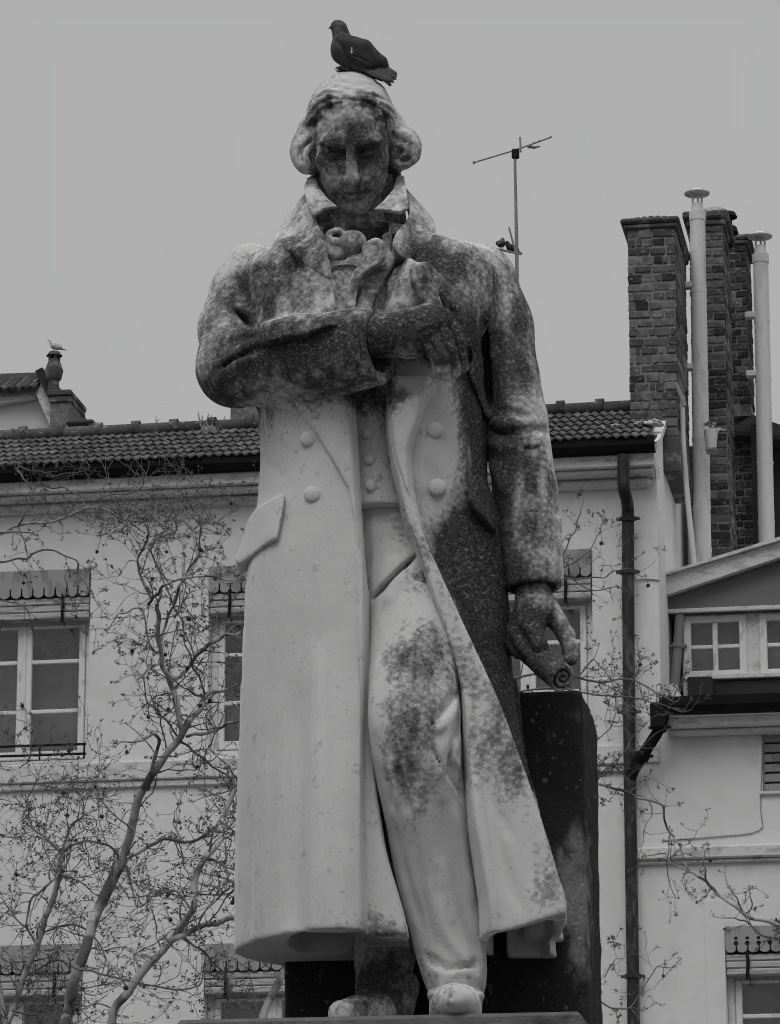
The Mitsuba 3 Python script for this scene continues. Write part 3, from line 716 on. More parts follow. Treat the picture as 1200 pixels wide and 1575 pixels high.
# --- trousers
c = Carving([P(535, 900, -.2)[0], -.56, P(600, 1560, -.2)[2]], [P(765, 900, -.2)[0], .3, P(600, 765, -.2)[2]], 0.0075)
c.ell(Q(600, 800, -.02), [.20, .18, .24])
c.rows([(768, 540, 645, -.205, .1, .1, .1), (820, 540, 660, -.215, .1, .12, .12), (900, 545, 680, -.22, .1, .15, .15), (960, 548, 690, -.12, .1, .1, .1)], yref=-.25, soft=.02)
rightleg = [Q(628, 880, -.12, .14), Q(638, 960, -.22, .142), Q(638, 1050, -.31, .142), Q(638, 1125, -.36, .140), Q(648, 1210, -.31, .129), Q(659, 1270, -.26, .125), Q(669, 1335, -.21, .124), Q(686, 1420, -.17, .115), Q(697, 1480, -.17, .100), Q(702, 1515, -.18, .088)]
c.chain(spline(rightleg, 3), k=.02)
c.chain([Q(578, 900, -.05, .12), Q(588, 1120, .02, .115), Q(598, 1300, .05, .11), Q(592, 1470, .02, .095), Q(588, 1520, .0, .088)], k=.02)
f = c.front(1)
A = lambda *pts: [f.at(a, b) for a, b in pts]
for pts, amp, w in [
        (((575, 790), (576, 850), (574, 910)), .008, .006), (((596, 930), (610, 900), (636, 876)), .014, .018),
        (((590, 1185), (598, 1215), (602, 1245)), -.012, .010), (((610, 1180), (620, 1215), (628, 1250)), -.014, .011), (((632, 1175), (638, 1210), (642, 1240)), -.010, .010), (((600, 1170), (606, 1200), (612, 1240)), .010, .009), (((622, 1175), (630, 1210), (638, 1250)), .009, .009),
        (((640, 1200), (650, 1280), (662, 1360), (676, 1440)), .012, .013), (((660, 1200), (672, 1260), (684, 1330)), -.008, .02), (((690, 1110), (685, 1150), (676, 1195)), .016, .012), (((700, 1080), (692, 1105), (672, 1120), (662, 1112)), .018, .012),
        (((664, 1118), (672, 1100), (690, 1080), (700, 1062)), -.018, .010), (((680, 1140), (676, 1165), (690, 1190), (706, 1225)), .016, .012), (((696, 1170), (700, 1200), (712, 1230)), -.012, .01), (((703, 1095), (706, 1120), (700, 1135)), -.02, .009), (((702, 1145), (697, 1165), (706, 1180)), .016, .010),
        (((655, 1470), (690, 1490), (738, 1480)), -.012, .012), (((690, 1500), (715, 1494), (740, 1508)), .012, .010), (((660, 1498), (680, 1490), (704, 1492)), .010, .010), (((672, 1380), (690, 1440), (722, 1482)), .014, .014), (((710, 1380), (722, 1430), (740, 1470)), -.010, .016), (((604, 1260), (622, 1340), (650, 1430)), -.006, .015), (((680, 1230), (694, 1310), (714, 1390)), -.012, .016), (((700, 1240), (712, 1310), (728, 1390)), .010, .014), (((585, 1010), (580, 1060), (580, 1130)), .008, .02)]:
    c.fold(A(*pts), amp * (1.0 if amp < -.05 else 2.2), w)
for pts, w, dp in [(((572, 924), (592, 900), (616, 876), (644, 850)), .012, .07), (((658, 1122), (674, 1102), (692, 1080), (704, 1064)), .008, .03), (((702, 1092), (706, 1118), (698, 1140)), .008, .03), (((655, 1474), (690, 1492), (736, 1484)), .006, .012), (((712, 1378), (722, 1430), (738, 1478)), .006, .012), (((594, 1184), (600, 1215), (606, 1250)), .005, .012), (((614, 1180), (622, 1214), (632, 1252)), .005, .012), (((694, 1150), (688, 1180), (704, 1222)), .009, .02), (((664, 1140), (672, 1165), (690, 1200)), .006, .018)]:
    c.groove(A(*pts), w, dp)
c.rough(0.0010, 28, 11)
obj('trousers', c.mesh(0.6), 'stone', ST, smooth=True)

# --- shoes
PL_Z = P(800, 1557, -.55)[2]         # top of the plinth
for k_, (pts, toe) in enumerate(([[(700, 1500, -.17, .078), (701, 1535, -.19, .080), (701, 1560, -.22, .082)], (701, 1571, -.34)], [[(604, 1520, .02, .085), (598, 1545, .0, .080), (576, 1560, -.12, .068), (548, 1568, -.22, .055), (526, 1569, -.29, .044)], None])):
    p0 = [Q(*p) for p in pts]
    tc = Q(*(toe or (563, 1580, -.16))); tc[2] = PL_Z + .045
    for q_ in p0[2:]: q_[2] = max(q_[2], PL_Z + q_[3] * .7) if toe is None else q_[2]
    s = Carving(np.minimum(p0[0][:3], tc) - [.22, .32, .2], np.maximum(p0[0][:3], tc) + [.16, .2, .12], 0.006)
    s.chain(p0, k=.02)
    if toe: s.ell(tc, [.080, .215, .068], k=.03)
    s.put(tc - .5, tc + .5, lambda x, y, z: (PL_Z - .004) - z + 0 * x + 0 * y, mode='keep')
    if k_ == 0:
        g = s.front(1)
        s.fold([g.at(660, 1530), g.at(700, 1521), g.at(743, 1532)], .016, .010, False)
        s.fold([g.at(660, 1541), g.at(700, 1533), g.at(743, 1543)], -.010, .007, False)
    s.rough(0.0012, 30, 12)
    obj('shoe', s.mesh(0.5), 'stone', ST, smooth=True)

# --- the block that carries the figure from behind
bx = [P(437, 1500, .22)[:2], P(902, 1300, .14)[:2], P(925, 1300, .52)[:2], P(440, 1500, .62)[:2]]
z0, z1 = PL_Z - .01, P(850, 1062, .18)[2]
top = [np.array(p) for p in bx]
ring = lambda sc, z: [np.append(np.array(p) * [sc, 1], z) for p in top]
cut = np.array([.030, .0])
v = ring(1.006, z0) + ring(.995, z1 - .055) + [np.append((np.array(p) - np.array([.004, 0])) * [.992, 1], z1) for p in top[:2]] + [np.append(top[2] - np.array([.055, .03]), z1), np.append(top[3], z1)]
s = trimesh.convex.convex_hull(np.array(v))
c = Carving(np.min(v, 0) - .03, np.max(v, 0) + .03, .012)
pl = [(n_, n_ @ o_) for n_, o_ in zip(s.facets_normal, s.vertices[s.faces[[f_[0] for f_ in s.facets]][:, 0]])] + [(n_, n_ @ s.vertices[fc[0]]) for n_, fc in zip(s.face_normals, s.faces)]
def block(x, y, z):
    d = None
    for n_, o_ in pl:
        e = x * n_[0] + y * n_[1] + z * n_[2] - o_
        d = e if d is None else smax(d, e, .012)
    return d
c.put(np.min(v, 0), np.max(v, 0), block)
c.rough(0.003, 18, 13)
obj('support_block', c.mesh(0.4), 'stone_block', ST, smooth=True, label='dark stained stone block behind the legs')

# --- scroll and the hand that holds it
s = Carving(P(770, 1085, -.25) - [0, .15, 0], P(905, 940, 0) + [0, .12, 0], 0.0042)
a, b = Q(802, 984, -.04), Q(867, 1043, -.26)
ax_ = (b - a) / np.linalg.norm(b - a)
e1 = np.cross(ax_, [0, 0, 1]); e1 /= np.linalg.norm(e1); e2 = np.cross(ax_, e1)
RS, LS = .047, np.linalg.norm(b - a)
def scroll(x, y, z):
    d = [x - a[0], y - a[1], z - a[2]]
    t = sum(d[i] * ax_[i] for i in range(3)); u = sum(d[i] * e1[i] for i in range(3)); w = sum(d[i] * e2[i] for i in range(3))
    r, th = np.sqrt(u * u + w * w), np.arctan2(w, u)
    body = smax(r - RS - .004 * np.cos(th - 1.0), np.abs(t - LS / 2) - LS / 2, .006)
    pitch = RS / 2.3
    k = (r / pitch - (th / (2 * np.pi))) % 1.0
    groove = np.maximum(np.abs(k - .5) * pitch - .0035, (LS - .035) - t)
    return smax(body, -groove, .004)
s.put(np.minimum(a, b) - .06, np.maximum(a, b) + .06, scroll)
s.rough(0.0010, 35, 14)
obj('scroll', s.mesh(0.4), 'stone', ST, smooth=True, label='rolled paper with a spiral end')

s = Carving(P(770, 1060, -.25) - [0, .12, 0], P(900, 890, 0) + [0, .14, 0], 0.0045)
s.chain([Q(820, 880, -.08, .048), Q(818, 912, -.09, .050), Q(818, 940, -.105, .056), Q(815, 960, -.12, .052)], k=.02)
s.chain([Q(838, 925, -.09, .036), Q(842, 940, -.09, .042)], k=.03)
# index finger over the scroll, the others along and behind it, the thumb on the far side
s.chain([Q(812, 956, -.13, .030), Q(824, 975, -.165, .027), Q(830, 992, -.185, .025), Q(834, 1002, -.18, .023)], k=.012)
s.chain([Q(800, 955, -.10, .030), Q(797, 975, -.115, .028), Q(803, 990, -.13, .025), Q(812, 1004, -.145, .022)], k=.010)
s.chain([Q(797, 950, -.06, .028), Q(790, 972, -.075, .025), Q(790, 992, -.09, .023), Q(797, 1005, -.10, .020)], k=.008)
s.chain([Q(800, 955, -.03, .027), Q(790, 980, -.035, .023), Q(790, 1000, -.05, .021)], k=.008)
s.chain([Q(842, 938, -.085, .036), Q(857, 955, -.09, .031), Q(871, 978, -.11, .028), Q(878, 1000, -.14, .026), Q(878, 1014, -.17, .022)], k=.012)
s.rough(0.0010, 35, 15)
obj('hand', s.mesh(0.4), 'stone', ST, smooth=True)

# --- the hand laid on the breast
s = Carving(P(555, 600, -.5) - [0, .1, 0], P(735, 455, -.3) + [0, .15, 0], 0.0036)
s.chain([Q(560, 518, -.43, .076), Q(600, 515, -.44, .072), Q(630, 513, -.45, .073)], k=.01)
s.chain([Q(630, 506, -.455, .066), Q(660, 500, -.46, .062), Q(676, 494, -.46, .050)], k=.02)
s.chain([Q(630, 524, -.45, .058), Q(655, 524, -.45, .052), Q(668, 520, -.45, .044)], k=.02)
for fg in ([(676, 489, -.450, .028), (696, 501, -.468, .0215), (708, 526, -.470, .0190), (713, 550, -.455, .0168), (714, 566, -.435, .0150)],
           [(670, 499, -.470, .027), (685, 515, -.490, .0212), (696, 540, -.488, .0188), (701, 561, -.468, .0166), (701, 575, -.448, .0150)],
           [(662, 511, -.475, .025), (673, 527, -.497, .0205), (683, 551, -.494, .0180), (687, 569, -.474, .0160), (687, 581, -.455, .0145)],
           [(652, 523, -.470, .023), (662, 538, -.488, .0185), (670, 557, -.486, .0162), (673, 571, -.468, .0146), (674, 580, -.452, .0134)]):
    s.chain([Q(*p) for p in fg], k=.0012)
s.chain([Q(630, 500, -.42, .04), Q(655, 484, -.40, .034), Q(680, 486, -.37, .028)], k=.02)
g = s.front(1)
for pts, amp, w in [(((640, 508), (660, 500), (676, 492)), .006, .010), (((640, 520), (658, 514), (668, 508)), .005, .009), (((590, 500), (588, 520), (592, 540)), -.006, .010)]:
    s.fold([g.at(*p) for p in pts], amp, w)
s.rough(0.0012, 35, 16)
obj('hand', s.mesh(0.4), 'stone', ST, smooth=True)

# --- head, bowed; face, neck and hair
HP, HR = math.radians(36), math.radians(3)
U = np.array([0, -math.sin(HP), math.cos(HP)]); C = np.array([0, math.cos(HP), math.sin(HP)]); Rr = np.array([1.0, 0, 0])
Rr, U = math.cos(HR) * Rr + math.sin(HR) * -U, math.cos(HR) * U + math.sin(HR) * Rr * -1
U = U - 0
Rr = np.cross(C, U) * 1.0
Rr = Rr if Rr[0] > 0 else -Rr
HC = P(542, 221, -.12)
B = np.stack([Rr, C, U], 1)                     # local axes as columns: right, back, up
def H(a, b, c_, r=None):
    p = HC + Rr * a + U * b + C * c_
    return p if r is None else np.append(p, r)
s = Carving(HC - [.24, .36, .36], HC + [.24, .34, .30], 0.0046)
s.ell(H(0, .065, .03), [.128, .165, .150], B)
s.ell(H(0, -.04, -.028), [.121, .132, .155], B, k=.04)
s.ell(H(0, -.124, -.052), [.090, .088, .080], B, k=.045)
s.cap(H(-.020, -.182, -.120), H(.020, -.182, -.120), .030, k=.03)            # chin
for q in (-1, 1):
    s.ell(H(.084 * q, -.030, -.102), [.038, .040, .034], B, k=.035)             # cheek bone
    s.ell(H(.050 * q, .044, -.124), [.060, .030, .026], B, k=.030)              # brow
    s.ell(H(.055 * q, -.001, -.170), [.040, .040, .023], B, k=.010, mode='cut')    # socket
    s.ell(H(.028 * q, .006, -.165), [.016, .030, .016], B, k=.008, mode='cut')
    s.ell(H(.055 * q, -.004, -.122), [.027, .027, .020], B, k=.004)             # eyeball
    s.chain([H(.030 * q, -.005, -.142, .0060), H(.054 * q, .006, -.149, .0070), H(.082 * q, -.004, -.134, .0065)], k=.005)   # upper lid
    s.chain([H(.030 * q, -.012, -.141, .005), H(.054 * q, -.021, -.145, .006), H(.080 * q, -.012, -.133, .005)], k=.005)
    s.ell(H(.022 * q, -.076, -.172), [.0170, .020, .014], B, k=.010)            # wing of the nose
    s.ell(H(.060 * q, -.085, -.122), [.026, .030, .036], B, k=.03)
    s.fold([H(.030 * q, -.066, -.172), H(.052 * q, -.095, -.158), H(.060 * q, -.126, -.140)], .005, .008)
s.cap(H(-.002, .022, -.162), H(0, -.062, -.202), .0160, .0210, k=.012)          # nose
s.ell(H(0, -.072, -.197), [.0215, .022, .0195], B, k=.010)
s.chain([H(-.044, -.122, -.140, .007), H(-.015, -.113, -.164, .0115), H(0, -.116, -.166, .010), H(.015, -.113, -.164, .0115), H(.044, -.122, -.140, .007)], k=.010)
s.chain([H(-.036, -.134, -.144, .008), H(0, -.141, -.162, .014), H(.036, -.134, -.144, .008)], k=.009)
s.chain([H(-.048, -.1260, -.150, .0040), H(0, -.1268, -.178, .0046), H(.048, -.1260, -.150, .0040)], k=.004, mode='cut')
s.ell(H(0, -.102, -.146), [.040, .030, .020], B, k=.02)
s.ell(H(0, -.160, -.174), [.038, .016, .011], B, k=.012, mode='cut')
for q in (.070, .086): s.fold([H(-.055, q, -.158), H(0, q + .003, -.168), H(.055, q, -.158)], -.003, .006)
for q in (-.012, .012): s.fold([H(q, .030, -.17), H(q * .8, .052, -.172)], -.004, .005)
s.chain([Q(545, 300, .0, .092), Q(548, 345, .02, .092), Q(550, 385, .02, .10)], k=.03)     # neck
s.rough(0.0014, 40, 17)
head = obj('head', s.mesh(0.4), 'stone', ST, smooth=True)

s = Carving(HC - [.30, .36, .22], HC + [.30, .36, .34], 0.004)
s.ell(H(-.003, .074, .045), [.147, .177, .157], B)
s.ell(H(-.003, -.01, .085), [.146, .13, .15], B, k=.05)
# the brow and the face stay free of hair
def browcut(x, y, z):
    d = [x - HC[0], y - HC[1], z - HC[2]]
    a, b, c_ = [sum(d[i] * w[i] for i in range(3)) for w in (Rr, U, C)]
    line = .170 - 3.6 * a * a
    return smax(smax(b - line, c_ - .030, .015), np.abs(a) - .122 + .25 * np.clip(c_ + .05, -.1, .1), .015)
s.put(HC - .28, HC + .28, browcut, .022, 'cut')
# combed strands, running from the parting over the sides
def strands(x, y, z):
    d = [x - HC[0], y - HC[1], z - HC[2]]
    a, b, c_ = [sum(d[i] * w[i] for i in range(3)) for w in (Rr, U, C)]
    ph = c_ * 1.0 - .35 * np.abs(a + .006) + .012 * np.sin(a * 42) + .010 * np.sin(b * 37 + 1)
    return .0030 * np.sin(ph * 2 * np.pi / .030) + .0016 * np.sin(ph * 2 * np.pi / .0135 + 8 * a)
s.put(HC - .28, HC + .28, strands, 0, 'push', 0)
g = s.front(1)
for pts, amp, w in [(((520, 156), (506, 158), (490, 168), (481, 182), (474, 198)), .007, .0080), (((520, 148), (504, 148), (488, 158), (478, 172), (470, 188)), .012, .0080), (((519, 140), (504, 138), (490, 146), (480, 158)), .007, .008),
                    (((478, 190), (488, 175), (502, 165)), -.010, .006), (((476, 178), (488, 163), (506, 153), (522, 152)), -.010, .005), (((484, 154), (500, 143), (516, 144)), -.007, .005),
                    (((536, 156), (556, 160), (578, 166), (594, 172), (606, 182)), .007, .0080), (((536, 148), (558, 150), (580, 154), (598, 164), (610, 176)), .012, .0080), (((538, 141), (560, 140), (580, 144), (596, 154)), .007, .008),
                    (((604, 184), (590, 176), (572, 172)), -.010, .006), (((604, 172), (586, 160), (562, 156), (540, 152)), -.010, .005), (((594, 156), (570, 146), (548, 145)), -.007, .005), (((527, 158), (526, 140), (526, 122)), -.007, .006)]:
    s.fold([g.at(*p) for p in pts], amp * (1.25 if amp > 0 else 1.7), w)
def locks(pts_list):
    for i_, pts in enumerate(pts_list):
        s.chain(spline([Q(*p) for p in pts], 4), k=.022 if i_ < 2 else .010)
# side hair, drawn back over the ears and ending in rolled curls
locks([[(489, 176, -.09, .028), (481, 197, -.09, .034), (473, 216, -.085, .037), (470, 234, -.08, .042), (475, 250, -.075, .038)], [(490, 195, -.05, .036), (484, 226, -.04, .054), (488, 250, -.02, .045)],
       [(480, 205, -.125, .015), (466, 218, -.145, .016), (457, 234, -.150, .015), (461, 251, -.145, .014), (472, 262, -.135, .012)], [(481, 222, -.13, .014), (471, 230, -.15, .013), (468, 244, -.155, .012), (475, 257, -.148, .010)]])
locks([[(594, 174, -.09, .028), (603, 195, -.09, .034), (616, 212, -.085, .038), (624, 226, -.08, .045), (616, 242, -.075, .040)], [(598, 195, -.05, .036), (606, 224, -.04, .056), (604, 246, -.02, .045)],
       [(612, 204, -.125, .016), (630, 212, -.145, .016), (640, 228, -.155, .015), (636, 244, -.15, .014), (622, 254, -.14, .013), (610, 250, -.135, .010)], [(610, 222, -.145, .010), (622, 226, -.16, .013), (628, 236, -.16, .012), (620, 243, -.155, .010)]])
for pts in ([(607, 222, -.14), (622, 219, -.165), (634, 230, -.175), (630, 243, -.17), (616, 249, -.155)], [(482, 216, -.13), (468, 226, -.155), (462, 240, -.162), (467, 252, -.155)], [(490, 178, -.14), (486, 200, -.13), (484, 220, -.13)], [(598, 178, -.14), (602, 200, -.13), (606, 216, -.13)]):
    s.fold([Q(*p) for p in pts], -.012, .008)
s.rough(0.0014, 40, 18)
obj('hair', s.mesh(0.4), 'stone', head, smooth=True)

# --- shirt collar: a standing band with two wings
plate('shirt_collar', [(468, 286, -.10), (473, 275, -.06), (483, 270, -.04), (492, 290, -.12), (504, 306, -.19), (520, 319, -.25), (500, 322, -.27), (489, 329, -.275), (481, 335, -.27), (474, 318, -.21), (469, 300, -.15)], .014, .016, ST, h=.005, soft=.007, smoothed=False, relax=.4)
plate('shirt_collar', [(612, 266, -.03), (622, 273, -.06), (625, 292, -.14), (629, 321, -.26), (615, 328, -.28), (598, 325, -.28), (576, 323, -.26), (590, 310, -.21), (604, 294, -.13)], .014, .016, ST, h=.005, soft=.007, smoothed=False, relax=.4)
s = Carving(P(455, 400, -.1) - [0, .1, 0], P(650, 235, .0) + [0, .3, 0], .0075)
n0 = Q(548, 330, .03)
def band(x, y, z):
    up = (z - n0[2])
    u, w = (x - n0[0]) / (.155 - .10 * up), (y - n0[1]) / .165
    r = np.sqrt(u * u + w * w)
    return smax(np.abs(r - 1) * .15 - .013, np.maximum(up - .185, -.13 - up), .01)
s.put(n0 - [.22, .25, .16], n0 + [.22, .25, .24], band)
s.put(n0 - .3, n0 + .3, lambda x, y, z: smax(np.abs(x - n0[0]) - .135, (y - n0[1]) - .03, .02) + 0 * z, .01, 'cut')
obj('shirt_band', s.mesh(0.5), 'stone', ST, smooth=True)

# --- plinth under the statue
plx = (P(300, 1554, -.55)[0], P(894, 1554, -.55)[0] + .1)
PLN = thing('pedestal', 'tall stone pedestal that carries the statue', 'pedestal')
def rbox(x0, x1, y0, y1, z0, z1, ch=.012, turn=math.radians(-9)):
    m = chamfered(x1 - x0, y1 - y0, z1 - z0, ch)
    v = np.array(m.vertices) + [(x0 + x1) / 2, (y0 + y1) / 2, (z0 + z1) / 2]
    o = np.array([plx[1], -.58, 0])
    c, s_ = math.cos(turn), math.sin(turn)
    return ((v - o) @ np.array([[c, -s_, 0], [s_, c, 0], [0, 0, 1]]).T + o, m.faces)
plx = (0, P(894, 1557, -.58)[0])
obj('slab', rbox(-.68, plx[1], -.58, .78, PL_Z - .22, PL_Z), 'stone_plinth', PLN)
obj('cornice', rbox(-.80, plx[1] + .12, -.70, .90, PL_Z - .40, PL_Z - .223), 'stone_plinth', PLN)
obj('shaft', rbox(-.66, plx[1] - .02, -.56, .76, .5, PL_Z - .403), 'stone_plinth', PLN)
obj('base', rbox(-.88, plx[1] + .2, -.78, .98, 0.0, .497), 'stone_plinth', PLN)
# ------------------------------------------------------------------ the houses behind: a street front turned 9.5 degrees
YAW = math.radians(9.5)
FU = np.array([math.cos(YAW), -math.sin(YAW), 0]); FI = np.array([math.sin(YAW), math.cos(YAW), 0])      # along the front; into the house
FO = P(600, 1000, 26.0); FO[2] = 0.0
FM = np.eye(4); FM[:3, 0], FM[:3, 1], FM[:3, 2], FM[:3, 3] = FU, FI, [0, 0, 1], FO
def L(px, py, d=0.0):
    """(x along the front, z) where the sight line meets the plane d metres behind the front."""
    r = ray(px, py)
    o = FO + FI * d
    t = ((o - CAM) @ FI) / (r @ FI)
    p = CAM + r * t
    return np.array([(p - FO) @ FU, p[2]])
LX = lambda px, d=0.0, py=1000: L(px, py, d)[0]
LZ = lambda py, px=600, d=0.0: L(px, py, d)[1]
def fm(mesh): return moved(mesh, FM)
def fbox(x0, x1, y0, y1, z0, z1, ch=0.0):
    if ch <= 0: return fm(box(x0, x1, y0, y1, z0, z1))
    m = chamfered(abs(x1 - x0), abs(y1 - y0), abs(z1 - z0), ch)
    return fm((np.array(m.vertices) + [(x0 + x1) / 2, (y0 + y1) / 2, (z0 + z1) / 2], m.faces))
def extrude_front(poly, y0, y1):
    """A shapely polygon in (x, z) extruded from depth y0 to y1 behind the front."""
    m = trimesh.creation.extrude_polygon(poly, abs(y1 - y0), engine='earcut')
    v = np.array(m.vertices)
    return fm((np.c_[v[:, 0], max(y0, y1) - v[:, 2], v[:, 1]], m.faces))
def ftube(pts, r, sides=12): return fm(tube(pts, r, sides))

HOUSE = thing('town_house', 'long white plastered town house with tiled roof and black gutter behind the statue', 'house')
x_left, x_right = LX(-330), LX(1012, 0, 850)
z_eave = LZ(752, 600)
openings = []
def win_rect(px0, px1, py0, py1, d=0.0, pxz=None):
    pxz = (px0 + px1) / 2 if pxz is None else pxz
    return LX(px0, d, (py0 + py1) / 2), LX(px1, d, (py0 + py1) / 2), LZ(py1, pxz, d), LZ(py0, pxz, d)
W1 = win_rect(-72, 137, 877, 1172, pxz=100); W2 = win_rect(320, 525, 872, 1158, pxz=345); W3 = win_rect(707, 912, 846, 1142, pxz=890)
dz = W2[3] - LZ(1452, 345)
V = [(w[0], w[1], w[2] - dz, w[3] - dz) for w in (W1, W2, W3)]
wall = sg.box(x_left, 0.0, x_right, z_eave)
for w in (W1, W2, W3, *V):
    wall = wall.difference(sg.box(w[0], w[2], w[1], w[3]))
obj('wall', extrude_front(wall, 0, .38), 'render_wall', HOUSE)

def pane_part(parent, x0, x1, z0, z1, d):
    v = np.array([[x0, d, z0], [x1, d, z0], [x1, d, z1], [x0, d, z1]])
    return obj('pane', fm((v, np.array([[0, 1, 2], [0, 2, 3]]))), 'pane_glass', parent)

def tall_window(parent, w, d=0.0, blind=True, rail=False, ornate=False, seed=0):
    """Double casement of three panes a leaf, blind box and lambrequin above it, set in the reveal."""
    x0, x1, z0, z1 = w
    H_, W_ = z1 - z0, x1 - x0
    lam, bx_ = .145 * H_, .112 * H_
    zt = z1 - (lam + bx_ if blind else 0) + .03
    xm = (x0 + x1) / 2
    fr = []
    y = d + .16
    bar = lambda a, b, c, e, y0=y, y1=y + .07: fr.append(fbox(a, b, y0, y1, c, e, .008))
    f0, st = .075, .065
    bar(x0 + .002, x0 + f0, z0 + .002, zt); bar(x1 - f0, x1 - .002, z0 + .002, zt)
    bar(x0 + f0, x1 - f0, zt - .05, zt - .001); bar(x0 + f0, x1 - f0, z0 + .003, z0 + .06)
    panes = []
    for a, b in ((x0 + f0 + .004, xm - .012), (xm + .012, x1 - f0 - .004)):
        y0, y1 = y - .018, y + .04
        bar(a, a + st, z0 + .064, zt - .054, y0, y1); bar(b - st, b, z0 + .064, zt - .054, y0, y1)
        za, zb = z0 + .064, zt - .054
        hb = zb - za
        cuts = [za, za + hb * .355, za + hb * .725, zb]
        bar(a + st, b - st, za, za + .085, y0, y1); bar(a + st, b - st, zb - .035, zb, y0, y1)
        for cz in cuts[1:3]: bar(a + st, b - st, cz - .022, cz + .022, y0 + .004, y1 - .004)
        for k in range(3):
            lo = cuts[k] + (.085 if k == 0 else .022); hi = cuts[k + 1] - (.035 if k == 2 else .022)
            panes.append((a + st, b - st, lo, hi))
    bar(xm - .020, xm + .020, z0 + .066, zt - .056, y - .034, y + .02)
    wn = obj('window', join(fr), 'white_paint', parent)
    for q in panes: pane_part(wn, *q, y + .012)
    obj('handle', join([fbox(xm - .012, xm + .012, y - .075, y - .035, z0 + H_ * .30, z0 + H_ * .30 + .035, .004)]), 'dark_iron', wn)
    obj('curtain', fbox(x0 - .2, x1 + .2, y + .22, y + .24, z0 - .2, z1 + .2), 'curtain', wn)  # added light-blocking sheet in place of the dark room
    if blind:
        bl = [fbox(x0 + .01, x1 - .01, d - .02, d + .12, z1 - lam - bx_ * (k + 1) / 3 + .002, z1 - lam - bx_ * k / 3 - .004, .010) for k in range(3)]
        bl = obj('blind_box', join(bl), 'box_wood', wn)
        for fx in (.16, .80):
            xs = x0 + W_ * fx
            obj('strap', join([fm(tube([(xs, d - .035, z1 - lam + .03), (xs + .012, d - .05, z1 - lam - bx_ * .4), (xs - .004, d - .04, z1 - lam - bx_ - .05)], [.014, .02, .012], 6)), fm(tube([(xs + .01, d - .04, z1 - lam - bx_ * .8), (xs + .03, d - .04, z1 - lam - bx_ - .09)], .006, 5))]), 'dark_iron', wn)
        n = 12
        pts = [(x0 + .004, z1 - .004)]
        sc = (W_ - .008) / n
        zl = z1 - lam
        bottom = []
        for k in range(n):
            for t in np.linspace(0, math.pi, 7):
                bottom.append((x0 + .004 + sc * (k + .5 - .47 * math.cos(t)), zl + .05 - (.05 if not ornate else .04) * math.sin(t)))
        pg = sg.Polygon([(x0 + .004, z1 - .002)] + bottom + [(x1 - .004, z1 - .002)]).buffer(0)
        for k in range(1, n):
            pg = pg.difference(sg.box(x0 + .004 + sc * k - .008, zl + .02, x0 + .004 + sc * k + .008, zl + .10))
            if ornate:
                for dz_, rr in ((.10, .024), (.15, .018)):
                    pg = pg.difference(sg.Point(x0 + sc * (k - .0), zl + dz_).buffer(rr, 3))
        pg = pg if pg.geom_type == 'Polygon' else max(pg.geoms, key=lambda g: g.area)
        obj('lambrequin', extrude_front(pg, d - .045, d - .033), 'lambrequin_paint', wn)
        if ornate:
            obj('lambrequin_back', fbox(x0 + .01, x1 - .01, d - .028, d - .024, zl + .06, z1 - .01), 'near_black', wn)
    if rail:
        rl = [ftube([(x0 - .0, d - .05, z0 + h), (x1, d - .05, z0 + h)], .013, 6) for h in (.07, .17)]
        rl += [ftube([(xx, d - .05, z0 + .02), (xx, d - .05, z0 + .175)], .010, 5) for xx in np.linspace(x0 + .02, x1 - .02, 4)]
        obj('railing', join(rl), 'dark_iron', wn)
    return wn
wn1 = tall_window(HOUSE, W1, rail=True); wn2 = tall_window(HOUSE, W2); wn3 = tall_window(HOUSE, W3)
for w in V: tall_window(HOUSE, w)
# reveals' hoods, sill belt, cornice
zs0, zs1 = LZ(1205, 100), LZ(1176, 100)
obj('sill_belt', join([fbox(x_left, x_right - .01, -.075, -.002, zs0, zs1, .012), fbox(x_left, x_right - .012, -.045, -.004, zs0 - .07, zs0 - .003, .01)]), 'trim_paint', HOUSE)
for w in V: obj('sill', fbox(w[0] - .06, w[1] + .06, -.08, .15, w[2] - .07, w[2] - .002, .01), 'trim_paint', HOUSE)
zc = LZ(752, 250, -.25)
xc1 = LX(1008, -.2, 735)
obj('cornice', join([fbox(x_left, xc1, -.30, .3, zc + .005, zc + .13, .012), fbox(x_left, xc1 - .02, -.24, .3, zc - .05, zc + .002, .014), fbox(x_left, xc1 - .06, -.10, .3, zc - .15, zc - .053, .03)]), 'trim_paint', HOUSE)
# the gutter: an open black trough
zg = zc + .135
prof = [(-.44, .15), (-.435, .06), (-.40, .01), (-.31, .0), (-.29, .0), (-.29, .012), (-.31, .012), (-.39, .02), (-.425, .065), (-.43, .15)]
def trough(x0, x1, z, name, parent, off=0.0, scale=1.0):
    pg = sg.Polygon([(a * 1.0, b * scale) for a, b in prof])
    m = trimesh.creation.extrude_polygon(pg, x1 - x0, engine='earcut')
    v = np.array(m.vertices)
    return obj(name, fm((np.c_[x0 + v[:, 2], v[:, 0] + off, v[:, 1] + z], m.faces[:, ::-1])), 'gutter_metal', parent, smooth=30)
trough(x_left, xc1 + .02, zg, 'gutter', HOUSE)
